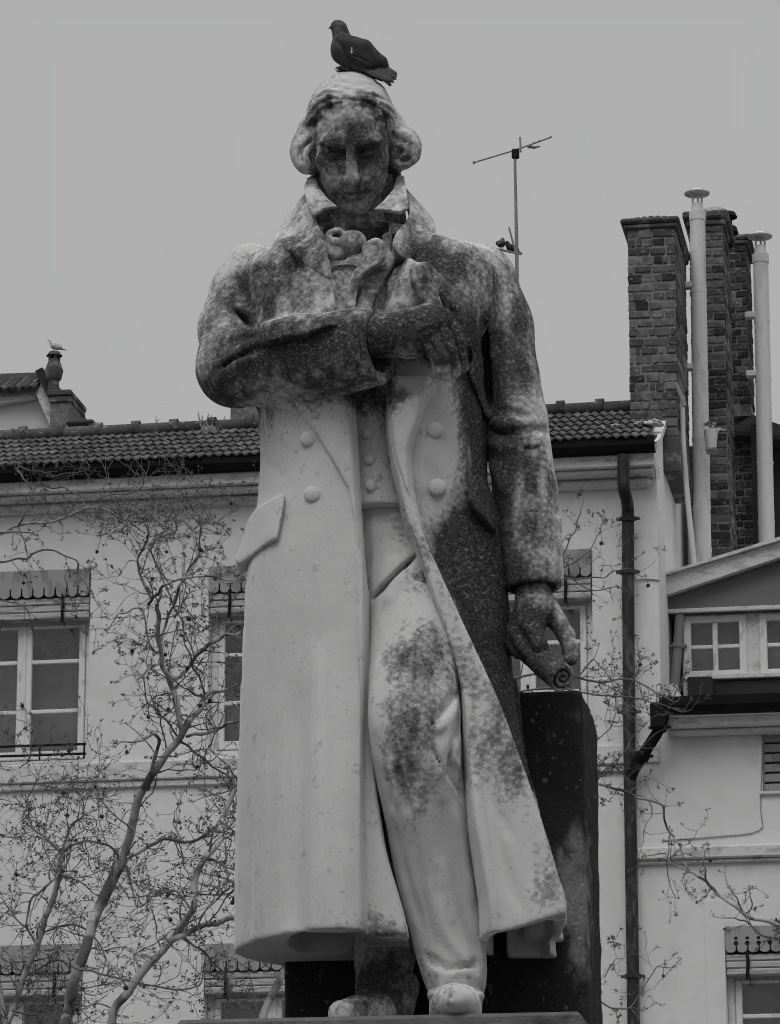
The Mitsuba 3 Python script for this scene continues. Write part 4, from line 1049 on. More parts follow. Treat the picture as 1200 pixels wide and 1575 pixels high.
# roof: boards under ribbed tiles laid row over row
RP = math.radians(24.0)
rl_len = 2.15
zr0 = zg + .12
slope = lambda s, lift=0.0: (-.40 + s * math.cos(RP) - lift * math.sin(RP), zr0 + s * math.sin(RP) + lift * math.cos(RP))
q = [slope(0, -.05), slope(rl_len, -.05), slope(rl_len, -.12), slope(0, -.12)]
m = trimesh.creation.extrude_polygon(sg.Polygon(q), x_right - x_left, engine='earcut')
v = np.array(m.vertices)
ROOF = obj('roof', fm((np.c_[x_left + v[:, 2], v[:, 0], v[:, 1]], m.faces[:, ::-1])), 'near_black', HOUSE)
TW, TL, NR = .19, .34, 6
def tile_mesh():
    n, pts = 13, []
    xs = np.linspace(0, TW + .012, n)
    hgt = .024 * (0.5 - 0.5 * np.cos(2 * np.pi * xs / (TW / 2)))
    top0 = np.c_[xs, np.zeros(n), hgt + .040]; top1 = np.c_[xs, np.full(n, TL + .05), hgt + .012]
    v = np.vstack([top0, top1, top0 - [0, 0, .016], top1 - [0, 0, .016]])
    f = []
    for i in range(n - 1):
        f += [(i, i + 1, n + i + 1), (i, n + i + 1, n + i), (2 * n + i, i + 1, i), (2 * n + i, 2 * n + i + 1, i + 1), (2 * n + i, 3 * n + i + 1, 2 * n + i + 1), (2 * n + i, 3 * n + i, 3 * n + i + 1)]
    return v, np.array(f)
tv, tf = tile_mesh()
tile_ply = [mikit.ply((tv, tf), f'tile_{i}', smooth=35) for i in range(4)]
RM = np.eye(4); RM[:3, 1] = [0, math.cos(RP), math.sin(RP)]; RM[:3, 2] = [0, -math.sin(RP), math.cos(RP)]
rng = np.random.default_rng(7)
xt0, xt1 = LX(-40, .5, 700), x_right - .02
ncol = int((xt1 - xt0) / TW)
for r_ in range(NR):
    for k in range(ncol):
        M = RM.copy()
        s0 = r_ * TL + rng.uniform(-.01, .01) - .05
        M[:3, 3] = [xt0 + k * TW + rng.uniform(-.004, .004), *slope(s0)]
        a = rng.uniform(-.025, .025)
        M = M @ np.array([[math.cos(a), -math.sin(a), 0, 0], [math.sin(a), math.cos(a), 0, 0], [0, 0, 1, 0], [0, 0, 0, 1]])
        obj('tile', {**tile_ply[int(rng.choice(4, p=[.4, .3, .15, .15]))], 'to_world': T(FM @ M)}, None, ROOF)
rest = []
for r_ in range(NR):
    for k in range(1, int((xt0 - x_left) / TW)):
        M = RM.copy(); M[:3, 3] = [xt0 - k * TW, *slope(r_ * TL - .05)]
        rest.append(moved((tv, tf), FM @ M))
obj('tiles_beyond', join(rest), 'tile_0', ROOF, smooth=35, kind='stuff')
for k in range(int((xt1 - x_left) / .42)):
    xk = x_left + k * .42
    yk, zk = slope(rl_len - .02, .05)
    pts = [(xk, yk, zk), (xk + .36, yk, zk + .004), (xk + .365, yk, zk + .02), (xk + .44, yk, zk + .02)]
    obj('ridge_tile', ftube(pts, [.075, .075, .092, .092], 10), f'tile_{rng.integers(0, 4)}', ROOF, smooth=40)
# back slope
q = [slope(rl_len), (slope(rl_len)[0] + 3.0, zr0 - .2), (slope(rl_len)[0] + 2.8, zr0 - .3), (slope(rl_len)[0] - .1, slope(rl_len)[1] - .15)]
m = trimesh.creation.extrude_polygon(sg.Polygon(q), x_right - x_left - .02, engine='earcut'); v = np.array(m.vertices)
obj('back_slope', fm((np.c_[x_left + v[:, 2], v[:, 0], v[:, 1]], m.faces[:, ::-1])), 'tile_0', ROOF)
# gable end: a wall that rises with the roof and ends in a coping
yr, zr = slope(rl_len)
gab = sg.Polygon([(-.30, zc + .12), (-.30, zg + .06), (.05, zg + .19), (yr, zr + .02), (yr + 3.0, zr0 - .1), (yr + 3.0, 0), (.0, 0), (.0, zc - .05)])
m = trimesh.creation.extrude_polygon(gab, .30, engine='earcut'); v = np.array(m.vertices)
obj('gable_wall', fm((np.c_[x_right - .30 + v[:, 2] + .003, v[:, 0] + .005, v[:, 1]], m.faces[:, ::-1])), 'render_wall', HOUSE)
cop = sg.LineString([(-.34, zg + .07), (.05, zg + .21), (yr, zr + .05)]).buffer(.035, cap_style=2)
m = trimesh.creation.extrude_polygon(cop, .36, engine='earcut'); v = np.array(m.vertices)
obj('coping', fm((np.c_[x_right - .32 + v[:, 2], v[:, 0], v[:, 1]], m.faces[:, ::-1])), 'trim_paint', HOUSE)
for k, (px, py) in enumerate(((938, 675), (947, 672), (985, 684), (1000, 687), (1008, 682))):
    p = L(px, py, .2)
    m = trimesh.creation.icosphere(1, 1.0); vv = np.array(m.vertices) * [.07, .07, .03] * (1 + .3 * rng.normal(size=(len(m.vertices), 1)))
    obj('mortar_lump', fm((vv + [p[0], .2, slope(.62)[1] + .05 + .01 * k], m.faces)), 'trim_paint', ROOF)
# downpipe with its bend and collars
def pipe(pts, r, parent, name, material, collars=(), n=8):
    p = spline(pts, n)
    key = obj(name, ftube(p, r, 14), material, parent, smooth=50)
    for z in collars:
        k = int(np.argmin(np.abs(p[:, 2] - z)))
        a, b = p[max(k - 1, 0)], p[min(k + 1, len(p) - 1)]
        d = (b - a) / np.linalg.norm(b - a)
        obj('collar', ftube([p[k] - d * .022, p[k] + d * .022], r * 1.28, 14), material, key, smooth=50)
        obj('bracket', fbox(p[k][0] - r * 1.9, p[k][0] + r * 1.9, p[k][1] - .02, p[k][1] + .02, p[k][2] - .012, p[k][2] + .012), material, key)
    return key
pp = lambda px, py, d: np.array([L(px, py, d)[0], d, L(px, py, d)[1]])
pipe([pp(959, 700, -.37), pp(959, 730, -.37), pp(960, 752, -.36), pp(965, 775, -.24), pp(966, 798, -.16), pp(966, 880, -.15), pp(967, 1000, -.15), pp(969, 1200, -.15), pp(972, 1400, -.15), np.append(pp(973, 1500, -.15)[:2], .1)], .062, HOUSE, 'downpipe', 'pipe_metal', collars=(LZ(803, 960), LZ(885, 960), LZ(1107, 960), LZ(1497, 960)))
# wires stapled to the wall
obj('cable', ftube(spline([pp(975, 892, -.02), pp(1000, 891, -.012), pp(1016, 893, -.012)], 4), .006, 5), 'pipe_grey', HOUSE)

# --- brickwork
def brick_stack(parent, x0, x1, y0, y1, z0, z1, course, blocks, tones, seed, side=True, left=False):
    """A mortar core with bricks standing proud of it on the front and on the visible flanks; every brick its own part."""
    rg = np.random.default_rng(seed)
    obj('core', fbox(x0 + .012, x1 - .012, y0 + .012, y1, z0, z1), 'mortar', parent)
    n = max(int(round((z1 - z0) / course)), 1)
    ch = (z1 - z0) / n
    for k in range(n):
        za, zb = z0 + k * ch, z0 + (k + 1) * ch
        W = x1 - x0
        cuts = blocks(k, rg)
        cuts = np.cumsum(np.r_[0, cuts]) / np.sum(cuts)
        for a, b in zip(cuts[:-1], cuts[1:]):
            j = rg.uniform(-.007, .007, 4)
            pr = rg.uniform(-.006, .008)
            tone = int(rg.choice(4, p=tones))
            bv, bf = fbox(x0 + a * W + .006 + j[0], x0 + b * W - .006 + j[1], y0 - pr, y0 + .07, za + .007 + j[2], zb - .007 + j[3], .010)
            obj('brick', (bv + rg.uniform(-.005, .005, bv.shape), bf), f'brick_{tone}', parent)
        if side:
            D = y1 - y0
            c = np.linspace(0, 1, 4 if k % 2 else 3)
            for a, b in zip(c[:-1], c[1:]):
                pr = rg.uniform(-.004, .006)
                obj('brick', fbox(x1 - .06, x1 + pr, y0 + max(a * D, .075) + .005, y0 + b * D - .005, za + .006, zb - .006, .008), f'brick_{int(rg.choice(4, p=tones))}', parent)
rubble = lambda k, rg: rg.dirichlet(np.ones(int(rg.integers(3, 6))) * 5) + .05
bond = lambda k, rg: (np.array([1.0, .55]) if k % 2 else np.array([.55, 1.0])) + rg.uniform(-.05, .05, 2)
# big chimney on the gable
d1 = .75
cx0, cx1 = LX(966, d1, 500), LX(1041, d1, 500)
cz0, cz1 = LZ(683, 1000, d1), LZ(352, 1000, d1)
CH = obj('chimney', fbox(cx0 - .01, cx1 + .01, d1 - .02, d1 + 1.3, cz0 - .3, cz0 + .07), 'cap_stone', HOUSE)
brick_stack(CH, cx0, cx1, d1, d1 + 1.25, cz0 + .07, cz1, .0985, rubble, [.42, .28, .2, .1], 3)
cap = [fbox(cx0 - .03, cx1 + .03, d1 - .03, d1 + 1.28, cz1 + .002, cz1 + .055, .015), fbox(cx0 - .06, cx1 + .05, d1 - .06, d1 + 1.31, cz1 + .057, cz1 + .115, .02)]
for k in range(7):
    cap.append(fbox(cx0 + .02 + .07 * k, cx0 + .08 + .07 * k, d1 + .0, d1 + .3, cz1 + .110, cz1 + .13 + .018 * math.sin(math.pi * (k + .5) / 7), .012))
obj('cap', join(cap), 'cap_stone', CH)

# the second house on the right rear with two more chimney stacks
REAR = thing('rear_building', 'dark brick building with two tall chimney stacks at the right edge', 'building')
d2 = 2.6
bx0, bx1 = LX(1062, d2, 500), LX(1116, d2, 500)
bz0, bz1 = LZ(880, 1100, d2), LZ(346, 1100, d2)
S2 = obj('chimney', fbox(bx0, bx1, d2 + .02, d2 + .9, 0.0, bz0), 'near_black', REAR)
brick_stack(S2, bx0, bx1, d2, d2 + .9, bz0, bz1, .092, bond, [.34, .38, .10, .18], 5)
obj('cap', join([fbox(bx0 - .02, bx1 + .02, d2 - .02, d2 + .92, bz1 + .002, bz1 + .07, .01), fbox(bx0 - .06, bx1 + .06, d2 - .06, d2 + .96, bz1 + .072, bz1 + .16, .02)]), 'cap_stone', S2)
pb = L(1098, 318, d2 + .3)
def lathe(profile, at, n=20):
    m = trimesh.creation.revolve(np.array(profile), sections=n)
    return fm((np.array(m.vertices) + at, m.faces))
obj('pot', lathe([(0, 0), (.13, 0), (.12, .14), (.10, .145), (0, .145)], [pb[0], d2 + .35, bz1 + .155]), 'trim_paint', S2, smooth=40)
pc = L(1117, 325, d2 + .7)
obj('cowl', lathe([(0, .0), (.07, 0), (.07, .12), (.13, .15), (.11, .22), (.06, .22), (.06, .30), (.02, .30), (.02, .33), (.12, .34), (.10, .39), (0, .40)], [pc[0], d2 + .75, bz1 + .0]), 'dark_iron', S2, smooth=30)
d3 = 4.2
ex0, ex1 = LX(1122, d3, 500), LX(1151, d3, 500)
ez0, ez1 = LZ(622, 1140, d3), LZ(376, 1140, d3)
S3 = obj('chimney', fbox(ex0 - .01, ex1 + .01, d3 - .01, d3 + .7, ez0 - .14, ez0 - .002), 'mortar', REAR)
brick_stack(S3, ex0, ex1, d3, d3 + .7, ez0, ez1, .092, bond, [.08, .33, .02, .57], 6)
obj('cap', join([fbox(ex0 - .03, ex1 + .03, d3 - .03, d3 + .73, ez1 + .002, ez1 + .05, .01), fbox(ex0 - .06, ex1 + .06, d3 - .06, d3 + .76, ez1 + .052, ez1 + .11, .02)]), 'cap_stone', S3)
hx0, hx1 = LX(1122, d3 - .1, 660), LX(1260, d3 - .1, 660)
hz0, hz1 = LZ(672, 1150, d3 - .1), LZ(638, 1150, d3 - .1)
hood = trimesh.convex.convex_hull(np.array([[hx0, d3 - .25, hz0], [hx1, d3 - .25, hz0 - .15], [hx0, d3 - .25, hz0 + .05], [hx1, d3 - .25, hz0 - .1], [hx0, d3 + .9, hz1 + .02], [hx0 + .28, d3 + .9, hz1 + .02], [hx1, d3 + .9, hz0], [hx0, d3 + .9, hz0], [hx0 + .26, d3 - .1, hz1]]))
obj('hood', fm(hood), 'near_black', REAR)
rw0, rw1 = LX(1118, d3, 760), LX(1250, d3, 760)
rz0, rz1 = LZ(900, 1150, d3), hz0 - .02
RW = obj('wall', fbox(rw0 - .6, rw1, d3 + .1, d3 + .5, 0, rz1), 'near_black', REAR)  # brick wall in shade, the darkness put into its colour
brick_stack(RW, rw0, LX(1158, d3, 760), d3 - .02, d3 + .1, rz0, rz1, .092, lambda k, rg: np.ones(2 + k % 2) + rg.uniform(-.1, .1, 2 + k % 2), [.05, .3, .0, .65], 8, side=False)  # mostly the darkest bricks, painting the same shade
obj('post', fbox(LX(1158, d3 - .2, 760), LX(1174, d3 - .2, 760), d3 - .3, d3 - .15, rz0 - .5, hz0 + .1, .01), 'near_black', REAR)

# --- the flues: white metal pipes with flat rain caps
def flue(px_top, py_top, px_bot, py_bot, d, r0, r1, label, cap_w, joints):
    F1 = thing('flue_pipe', label, 'flue pipe', 'white metal flue pipes beside the chimneys')
    a, b = pp(px_top, py_top, d), pp(px_bot, py_bot, d)
    at = lambda t: b + (a - b) * t
    rr = lambda t: r1 + (r0 - r1) * t
    obj('pipe', ftube([at(0), at(1)], [r1, r0], 24), 'flue_metal', F1, smooth=50)
    for t in joints:
        obj('joint', ftube([at(t - .006), at(t + .006)], rr(t) * 1.05, 24), 'flue_metal', F1, smooth=50)
    obj('neck', ftube([at(1.0), at(1.0) + [0, 0, .10], at(1) + [0, 0, .101], at(1) + [0, 0, .2]], [r0 * 1.1, r0 * 1.1, r0 * .8, r0 * .72], 24), 'flue_metal', F1, smooth=30)
    for s_ in (-.55, .1, .6):
        obj('leg', ftube([at(1) + [r0 * s_, r0 * .2 * s_, .18], at(1) + [r0 * s_, r0 * .2 * s_, .31]], .013, 6), 'flue_metal', F1)
    obj('cap', lathe([(0, .0), (cap_w * .97, .0), (cap_w, .012), (cap_w * .6, .045), (0, .055)], at(1) + [0, 0, .305]), 'flue_metal', F1, smooth=30)
    for t in joints[:2]:
        obj('bracket', fbox(at(t)[0] - rr(t) - .10, at(t)[0] - rr(t) * .6, at(t)[1] - .05, at(t)[1] + .05, at(t)[2] + .04, at(t)[2] + .11, .01), 'flue_metal', F1)
    return F1
flue(1073, 340, 1081, 868, 1.9, .083, .094, 'tall white flue pipe beside the largest brick chimney', .14, [.79, .55, .36, .16, .04])
flue(1170, 405, 1180, 860, 3.4, .085, .09, 'white flue pipe at the right edge, beside the farthest dark chimney', .14, [.80, .60, .32, .12])
# thin white pipes and the bucket on the gable
pipe([pp(1049, 610, .9), pp(1050, 650, .9), pp(1052, 700, .9), pp(1060, 790, .9), pp(1068, 868, .9)], .028, HOUSE, 'vent_pipe', 'flue_metal')
pipe([pp(1040, 590, .7), pp(1046, 605, .7), pp(1053, 625, .7)], .022, HOUSE, 'drain_spout', 'pipe_grey')
pk = pp(1094, 690, 1.6)
bk = thing('plant_pot', 'small white pot with a pale plant beside the tall flue pipe', 'plant pot')
obj('pot', lathe([(0, 0), (.055, 0), (.075, .2), (.07, .2), (.05, .02), (0, .02)], pk), 'flue_metal', bk, smooth=40)
obj('shelf', fbox(pk[0] - .06, pk[0] + .06, pk[1] - .06, pk[1] + .16, pk[2] - .02, pk[2] - .002), 'pipe_grey', bk)
rg = np.random.default_rng(4)
lf = []
for k in range(40):
    p0 = pk + [0, 0, .2] + rg.normal(size=3) * [.05, .05, .03]
    d_ = rg.normal(size=3) * .03
    lf.append((np.array([p0, p0 + d_ + [0, 0, .02], p0 + d_[[1, 0, 2]]]), np.array([[0, 1, 2]])))
obj('foliage', fm(join(lf)), 'trim_paint', bk)

# --- the annex on the right
ANX = thing('annex', 'lower white annex with a set-back upper floor right of the black downpipe', 'house')
dA = -.05
ax0, ax1 = LX(980, dA, 1300), LX(1420, dA, 1300)
az1 = LZ(1097, 1100, dA)
AW = win_rect(1118, 1330, 1425, 1720, dA, 1150)
AW2 = win_rect(1172, 1300, 1124, 1218, dA, 1180)
aw = sg.box(ax0, 0, ax1, az1).difference(sg.box(AW[0], AW[2], AW[1], AW[3])).difference(sg.box(AW2[0], AW2[2], AW2[1], AW2[3]))
obj('wall', extrude_front(aw, dA, dA + .35), 'render_wall', ANX)
tall_window(ANX, AW, dA, ornate=True)
sw = obj('shutter', join([fbox(AW2[0] + .01, AW2[1], dA + .05, dA + .08, AW2[2] + .01 + k * .1, AW2[2] + .09 + k * .1, .006) for k in range(int((AW2[3] - AW2[2]) / .1))]), 'lambrequin_paint', ANX)
obj('shutter_sill', fbox(AW2[0] - .03, AW2[1], dA - .04, dA + .1, AW2[2] - .03, AW2[2] - .001, .006), 'trim_paint', ANX)
obj('pilaster', fbox(LX(1085, dA, 1480), ax1, dA - .02, dA - .002, 0.0, LZ(1384, 1100, dA), .006), 'render_wall', ANX) if False else None
sz0, sz1 = LZ(1327, 1080, dA), LZ(1303, 1080, dA)
obj('string_course', join([fbox(ax0, ax1, dA - .09, dA - .002, sz0 + .03, sz1, .015), fbox(ax0, ax1, dA - .05, dA - .003, sz0 - .01, sz0 + .027, .012)]), 'trim_paint', ANX)
cz_ = LZ(1124, 1100, dA - .2)
anx_l = LX(1022, dA - .2, 1100)
obj('cornice', join([fbox(anx_l, ax1, dA - .24, dA + .2, cz_ + .04, cz_ + .16, .02), fbox(anx_l + .03, ax1, dA - .15, dA + .2, cz_ - .01, cz_ + .037, .015)]), 'trim_paint', ANX)
trough(anx_l - .03, ax1, cz_ + .165, 'gutter', ANX, dA + .03)
# its short roof of corrugated sheets, rising to the set-back storey
zA = cz_ + .30
n = 81
xs = np.linspace(anx_l, ax1, n)
wv = .022 * np.sin(xs / .052 * 2 * math.pi * .5)
v = np.vstack([np.c_[xs, np.full(n, dA - .33), zA + wv], np.c_[xs, np.full(n, dA + 1.2), zA + .12 + wv], np.c_[xs, np.full(n, dA - .33), zA + wv - .012], np.c_[xs, np.full(n, dA + 1.2), zA + .108 + wv]])
i = np.arange(n - 1)
f = np.vstack([np.stack(t, 1) for t in ((i, i + 1, n + i + 1), (i, n + i + 1, n + i), (2 * n + i, i + 1, i), (2 * n + i, 2 * n + i + 1, i + 1), (2 * n + i, 3 * n + i + 1, 2 * n + i + 1), (2 * n + i, 3 * n + i, 3 * n + i + 1))])
obj('corrugated_roof', fm((v, f)), 'cap_stone', ANX)
dB = 1.05
sx0, sx1 = LX(1022, dB, 1000), LX(1420, dB, 1000)
zb0, zb1 = zA - .1, LZ(945, 1100, dB)
BW = [win_rect(1055, 1146, 950, 1040, dB, 1100), win_rect(1172, 1265, 947, 1038, dB, 1180)]
top0, top1 = LZ(900, 1022, dB), LZ(760, 1420, dB)
ub = sg.Polygon([(LX(1050, dB, 1000), zb0), (sx1, zb0), (sx1, zb1), (LX(1050, dB, 1000), zb1)])
for w in BW: ub = ub.difference(sg.box(w[0], w[2], w[1], w[3]))
UP = obj('upper_wall', extrude_front(ub, dB, dB + .12), 'trim_paint', ANX)
obj('recess', fbox(sx0, LX(1056, dB, 1000), dB + .25, dB + .3, zb0, zb1 + .02), 'near_black', ANX)
obj('fascia', extrude_front(sg.Polygon([(sx0, zb1 + .004), (sx1, zb1 + .004), (sx1, top1), (sx0, top0)]), dB - .10, dB + .3), 'fascia_grey', ANX)
pb_ = [L(1021, 918, dB - .2), L(1183, 864, dB - .2), L(1183, 840, dB - .2), L(1021, 889, dB - .2)]
ext = lambda a, b, k: a + (b - a) * k
bb = sg.Polygon([pb_[0], ext(pb_[0], pb_[1], 2.4), ext(pb_[3], pb_[2], 2.4), pb_[3]])
obj('bargeboard', extrude_front(bb, dB - .24, dB - .13), 'trim_paint', ANX)
rf = sg.Polygon([pb_[3] + [0, .003], ext(pb_[3], pb_[2], 2.4) + [0, .003], ext(pb_[3], pb_[2], 2.4) + [0, .05], pb_[3] + [0, .03]])
obj('lean_to_roof', extrude_front(rf, dB - .30, dB + 4.0), 'trim_paint', ANX)
obj('beam', fbox(sx0, sx1, dB - .13, dB - .102, zb1 + .0, zb1 + .045, .006), 'trim_paint', ANX)
for w in BW:
    x0, x1, z0, z1 = w
    fr = []
    bar = lambda a, b, c, e, y0=dB - .03, y1=dB + .05: fr.append(fbox(a, b, y0, y1, c, e, .006))
    fw = .055
    bar(x0 - .02, x0 + fw, z0 - .03, z1 + .02); bar(x1 - fw, x1 + .02, z0 - .03, z1 + .02); bar(x0 + fw, x1 - fw, z1 - fw, z1 + .02); bar(x0 + fw, x1 - fw, z0 - .03, z0 + fw)
    xm, zm = (x0 + x1) / 2, (z0 + z1) / 2
    bar(xm - .026, xm + .026, z0 + fw, z1 - fw, dB - .015, dB + .04); bar(x0 + fw, xm - .026, zm - .02, zm + .02, dB - .012, dB + .035); bar(xm + .026, x1 - fw, zm - .02, zm + .02, dB - .012, dB + .035)
    wn = obj('window', join(fr), 'white_paint', ANX)
    for a, b in ((x0 + fw, xm - .026), (xm + .026, x1 - fw)):
        for c_, e in ((z0 + fw, zm - .02), (zm + .02, z1 - fw)): pane_part(wn, a, b, c_, e, dB + .012)
    obj('curtain', fbox(x0 - .1, x1 + .1, dB + .16, dB + .18, z0 - .1, z1 + .1), 'curtain', wn)  # added dark sheet, no room is built behind
obj('sill', fbox(LX(1096, dB - .1, 1045), sx1, dB - .14, dB - .002, LZ(1048, 1120, dB), LZ(1041, 1120, dB), .006), 'trim_paint', ANX)
obj('apron', fbox(LX(1058, dB - .1, 1060), sx1, dB - .10, dB - .05, zb0, LZ(1050, 1120, dB), .01), 'near_black', ANX)
obj('window_box', fbox(LX(1058, dB - .3, 1060), LX(1096, dB - .3, 1060), dB - .35, dB - .16, LZ(1072, 1075, dB - .3), LZ(1042, 1075, dB - .3), .01), 'near_black', ANX)
pipe([pp(1046, 945, dB - .06), pp(1042, 1000, dB - .06), pp(1038, 1050, dB - .08), pp(1036, 1066, dB - .12), pp(1042, 1082, dB - .35)], .05, ANX, 'downpipe', 'pipe_grey', collars=(LZ(998, 1040, dB),))
obj('spout', ftube([pp(1036, 1058, dB - .12), pp(1040, 1074, dB - .25), pp(1047, 1084, dB - .4)], [.055, .058, .06], 12), 'white_paint', ANX, smooth=50)
pipe([pp(1022, 1085, dA - .33), pp(1020, 1105, dA - .33), pp(1012, 1125, dA - .30), pp(990, 1160, dA - .20), pp(976, 1182, dA - .14), pp(970, 1196, dA - .12)], .058, ANX, 'branch_pipe', 'gutter_metal', collars=(LZ(1170, 984, dA), LZ(1128, 1010, dA)))
obj('hopper', fbox(LX(1001, dA - .35, 1095), LX(1024, dA - .35, 1095), dA - .44, dA - .25, LZ(1122, 1010, dA - .35), LZ(1082, 1010, dA - .35), .02), 'gutter_metal', ANX)
obj('cable', ftube(spline([pp(1020, 1293, dA - .012), pp(1100, 1287, dA - .012), pp(1168, 1277, dA - .012), pp(1170, 1240, dA - .012), pp(1174, 1120, dA - .012)], 4), .005, 5), 'pipe_grey', ANX)
obj('plaster_step', fbox(LX(1085, dA, 1480), LX(1116, dA, 1480), dA - .012, dA + .1, 0.0, LZ(1384, 1100, dA), .004), 'render_wall', ANX)

# --- the house behind, upper left
dC = 7.0
BH = thing('gabled_house', 'pale gabled house rising behind the tiled roof at the left edge', 'house')
g0, g1, g2 = L(-120, 580, dC), L(62, 578, dC), L(102, 672, dC)
gw = sg.Polygon([L(-160, 720, dC), L(98, 720, dC), L(90, 660, dC), L(60, 598, dC), L(-160, 640, dC)])
obj('wall', extrude_front(gw, dC, dC + .4), 'render_wall', BH)
rake = sg.LineString([L(60, 590, dC), L(79, 632, dC), L(99, 676, dC)]).buffer(.07, cap_style=2)
obj('bargeboard', extrude_front(rake, dC - .18, dC - .05), 'trim_paint', BH)
rake2 = sg.LineString([L(62, 578, dC) + [.05, 0], L(84, 625, dC) + [.06, 0], L(104, 668, dC) + [.06, 0]]).buffer(.05, cap_style=2)
obj('verge_tiles', extrude_front(rake2, dC - .28, dC + 2.0), 'near_black', BH)
fas = sg.Polygon([L(-160, 652, dC), L(58, 616, dC), L(60, 594, dC), L(-160, 622, dC)])
obj('fascia', extrude_front(fas, dC - .12, dC - .02), 'trim_paint', BH)
roof_l = [L(-160, 604, dC), L(60, 590, dC), L(62, 577, dC), L(-160, 584, dC)]
RB = obj('roof', extrude_front(sg.Polygon(roof_l), dC - .12, dC + 2.5), 'tile_2', BH)
for k in range(11):
    a = np.array([*L(62 - 11 * k, 579 + .5 * k, dC - .2)]); b = np.array([*L(50 - 11 * k, 600 + .5 * k, dC - .2)])
    obj('tile', fm(tube([(a[0], dC - .1, a[1]), (b[0], dC - .25, b[1])], [.045, .05], 8)), f'tile_{k % 4}', RB, smooth=40)
obj('patch', extrude_front(sg.Polygon([L(18, 668, dC), L(45, 664, dC), L(52, 676, dC), L(18, 684, dC)]), dC - .016, dC - .002), 'box_wood', BH)
dD = 6.4
CB = obj('chimney', fbox(LX(77, dD, 640), LX(107, dD, 640), dD, dD + .7, LZ(700, 90, dD), LZ(614, 90, dD), .008), 'brick_2', BH)
obj('cap', join([fbox(LX(75, dD, 640), LX(109, dD, 640), dD - .03, dD + .73, LZ(619, 90, dD), LZ(610, 90, dD), .01), fbox(LX(73, dD, 640), LX(110, dD, 640), dD - .05, dD + .75, LZ(609.5, 90, dD), LZ(601, 90, dD), .012)]), 'cap_stone', CB)
pz = [LZ(v, 82, dD + .3) for v in (602, 587, 583, 570, 558, 553)]
px_ = LX(83, dD + .3, 580)
e_ = lambda px: px / 139.0
obj('pot', lathe([(0, 0), (e_(9.5), 0), (e_(9), pz[1] - pz[0]), (e_(13), pz[2] - pz[0]), (e_(16), pz[3] - pz[0]), (e_(11), pz[4] - pz[0]), (e_(9), pz[5] - pz[0]), (0, pz[5] - pz[0])], [px_, dD + .3, pz[0]]), 'cap_stone', CB, smooth=40)
lg = [fm(tube([(px_ + e_(8) * math.cos(t), dD + .3 + e_(8) * math.sin(t), pz[5] - .01), (px_ + e_(8) * math.cos(t), dD + .3 + e_(8) * math.sin(t), pz[5] + .05)], .02, 6)) for t in np.arange(4) * math.pi / 2 + .5]
obj('pot_cover', join(lg + [lathe([(0, 0), (e_(14), 0), (e_(9), .05), (0, .07)], [px_, dD + .3, pz[5] + .045])]), 'cap_stone', CB, smooth=30)
dE = 5.5
DM = obj('dormer', fbox(LX(107, dE, 660), LX(141, dE, 660), dE, dE + 1, LZ(700, 120, dE), LZ(655, 120, dE)), 'render_wall', BH)
obj('roof', join([fbox(LX(104, dE, 660), LX(146, dE, 660), dE - .12, dE + 1.1, LZ(655, 120, dE) + .003, LZ(650, 120, dE), .006), extrude_front(sg.LineString([L(143, 652, dE), L(151, 673, dE)]).buffer(.04, cap_style=2), dE - .1, dE + 1)]), 'cap_stone', DM)
# small stack on the ridge by the statue's elbow
dF = slope(rl_len)[0] + .3
RC = thing('ridge_chimney', 'squat two-tone chimney block on the ridge below the statue elbow', 'chimney')
obj('lower_block', fbox(LX(353, dF, 660), LX(402, dF, 660), dF, dF + .6, LZ(690, 380, dF), LZ(653, 380, dF), .01), 'pipe_grey', RC)
obj('upper_block', fbox(LX(354, dF, 640), LX(401, dF, 640), dF + .01, dF + .59, LZ(652.5, 380, dF), LZ(615, 380, dF), .01), 'brick_2', RC)
# bar and finial lying along the ridge
RBAR = thing('ridge_rail', 'thin dark rail with a pointed end along the ridge', 'rail')
dr_ = slope(rl_len)[0] - .2
obj('bar', ftube([pp(300, 678, dr_), pp(386, 671, dr_)], .018, 6), 'dark_iron', RBAR)
obj('finial', ftube([pp(385, 676, dr_), pp(385, 671, dr_), pp(385, 660, dr_)], [.03, .03, .004], 6), 'dark_iron', RBAR)
rg = np.random.default_rng(12)
tw = []
for k in range(70):
    a = pp(322, 672, dr_ + .1) + rg.normal(size=3) * [.06, .05, .02]
    e = a + [rg.normal() * .06, rg.normal() * .05, abs(rg.normal()) * .10 + .02]
    tw.append(fm(tube([a, (a + e) / 2 + rg.normal(size=3) * .01, e], [.012, .012, .004], 4)))
for k in range(6):
    m = trimesh.creation.icosphere(1, .055); tw.append(fm((np.array(m.vertices) * rg.uniform(.6, 1.2) + pp(318 + 14 * rg.uniform(-1, 1), 668, dr_ + .1) + [0, 0, rg.uniform(-.02, .08)], m.faces)))
single('nest', join(tw), 'tree_bird', 'ragged clump of twigs and weeds on the ridge left of the elbow', 'nest')

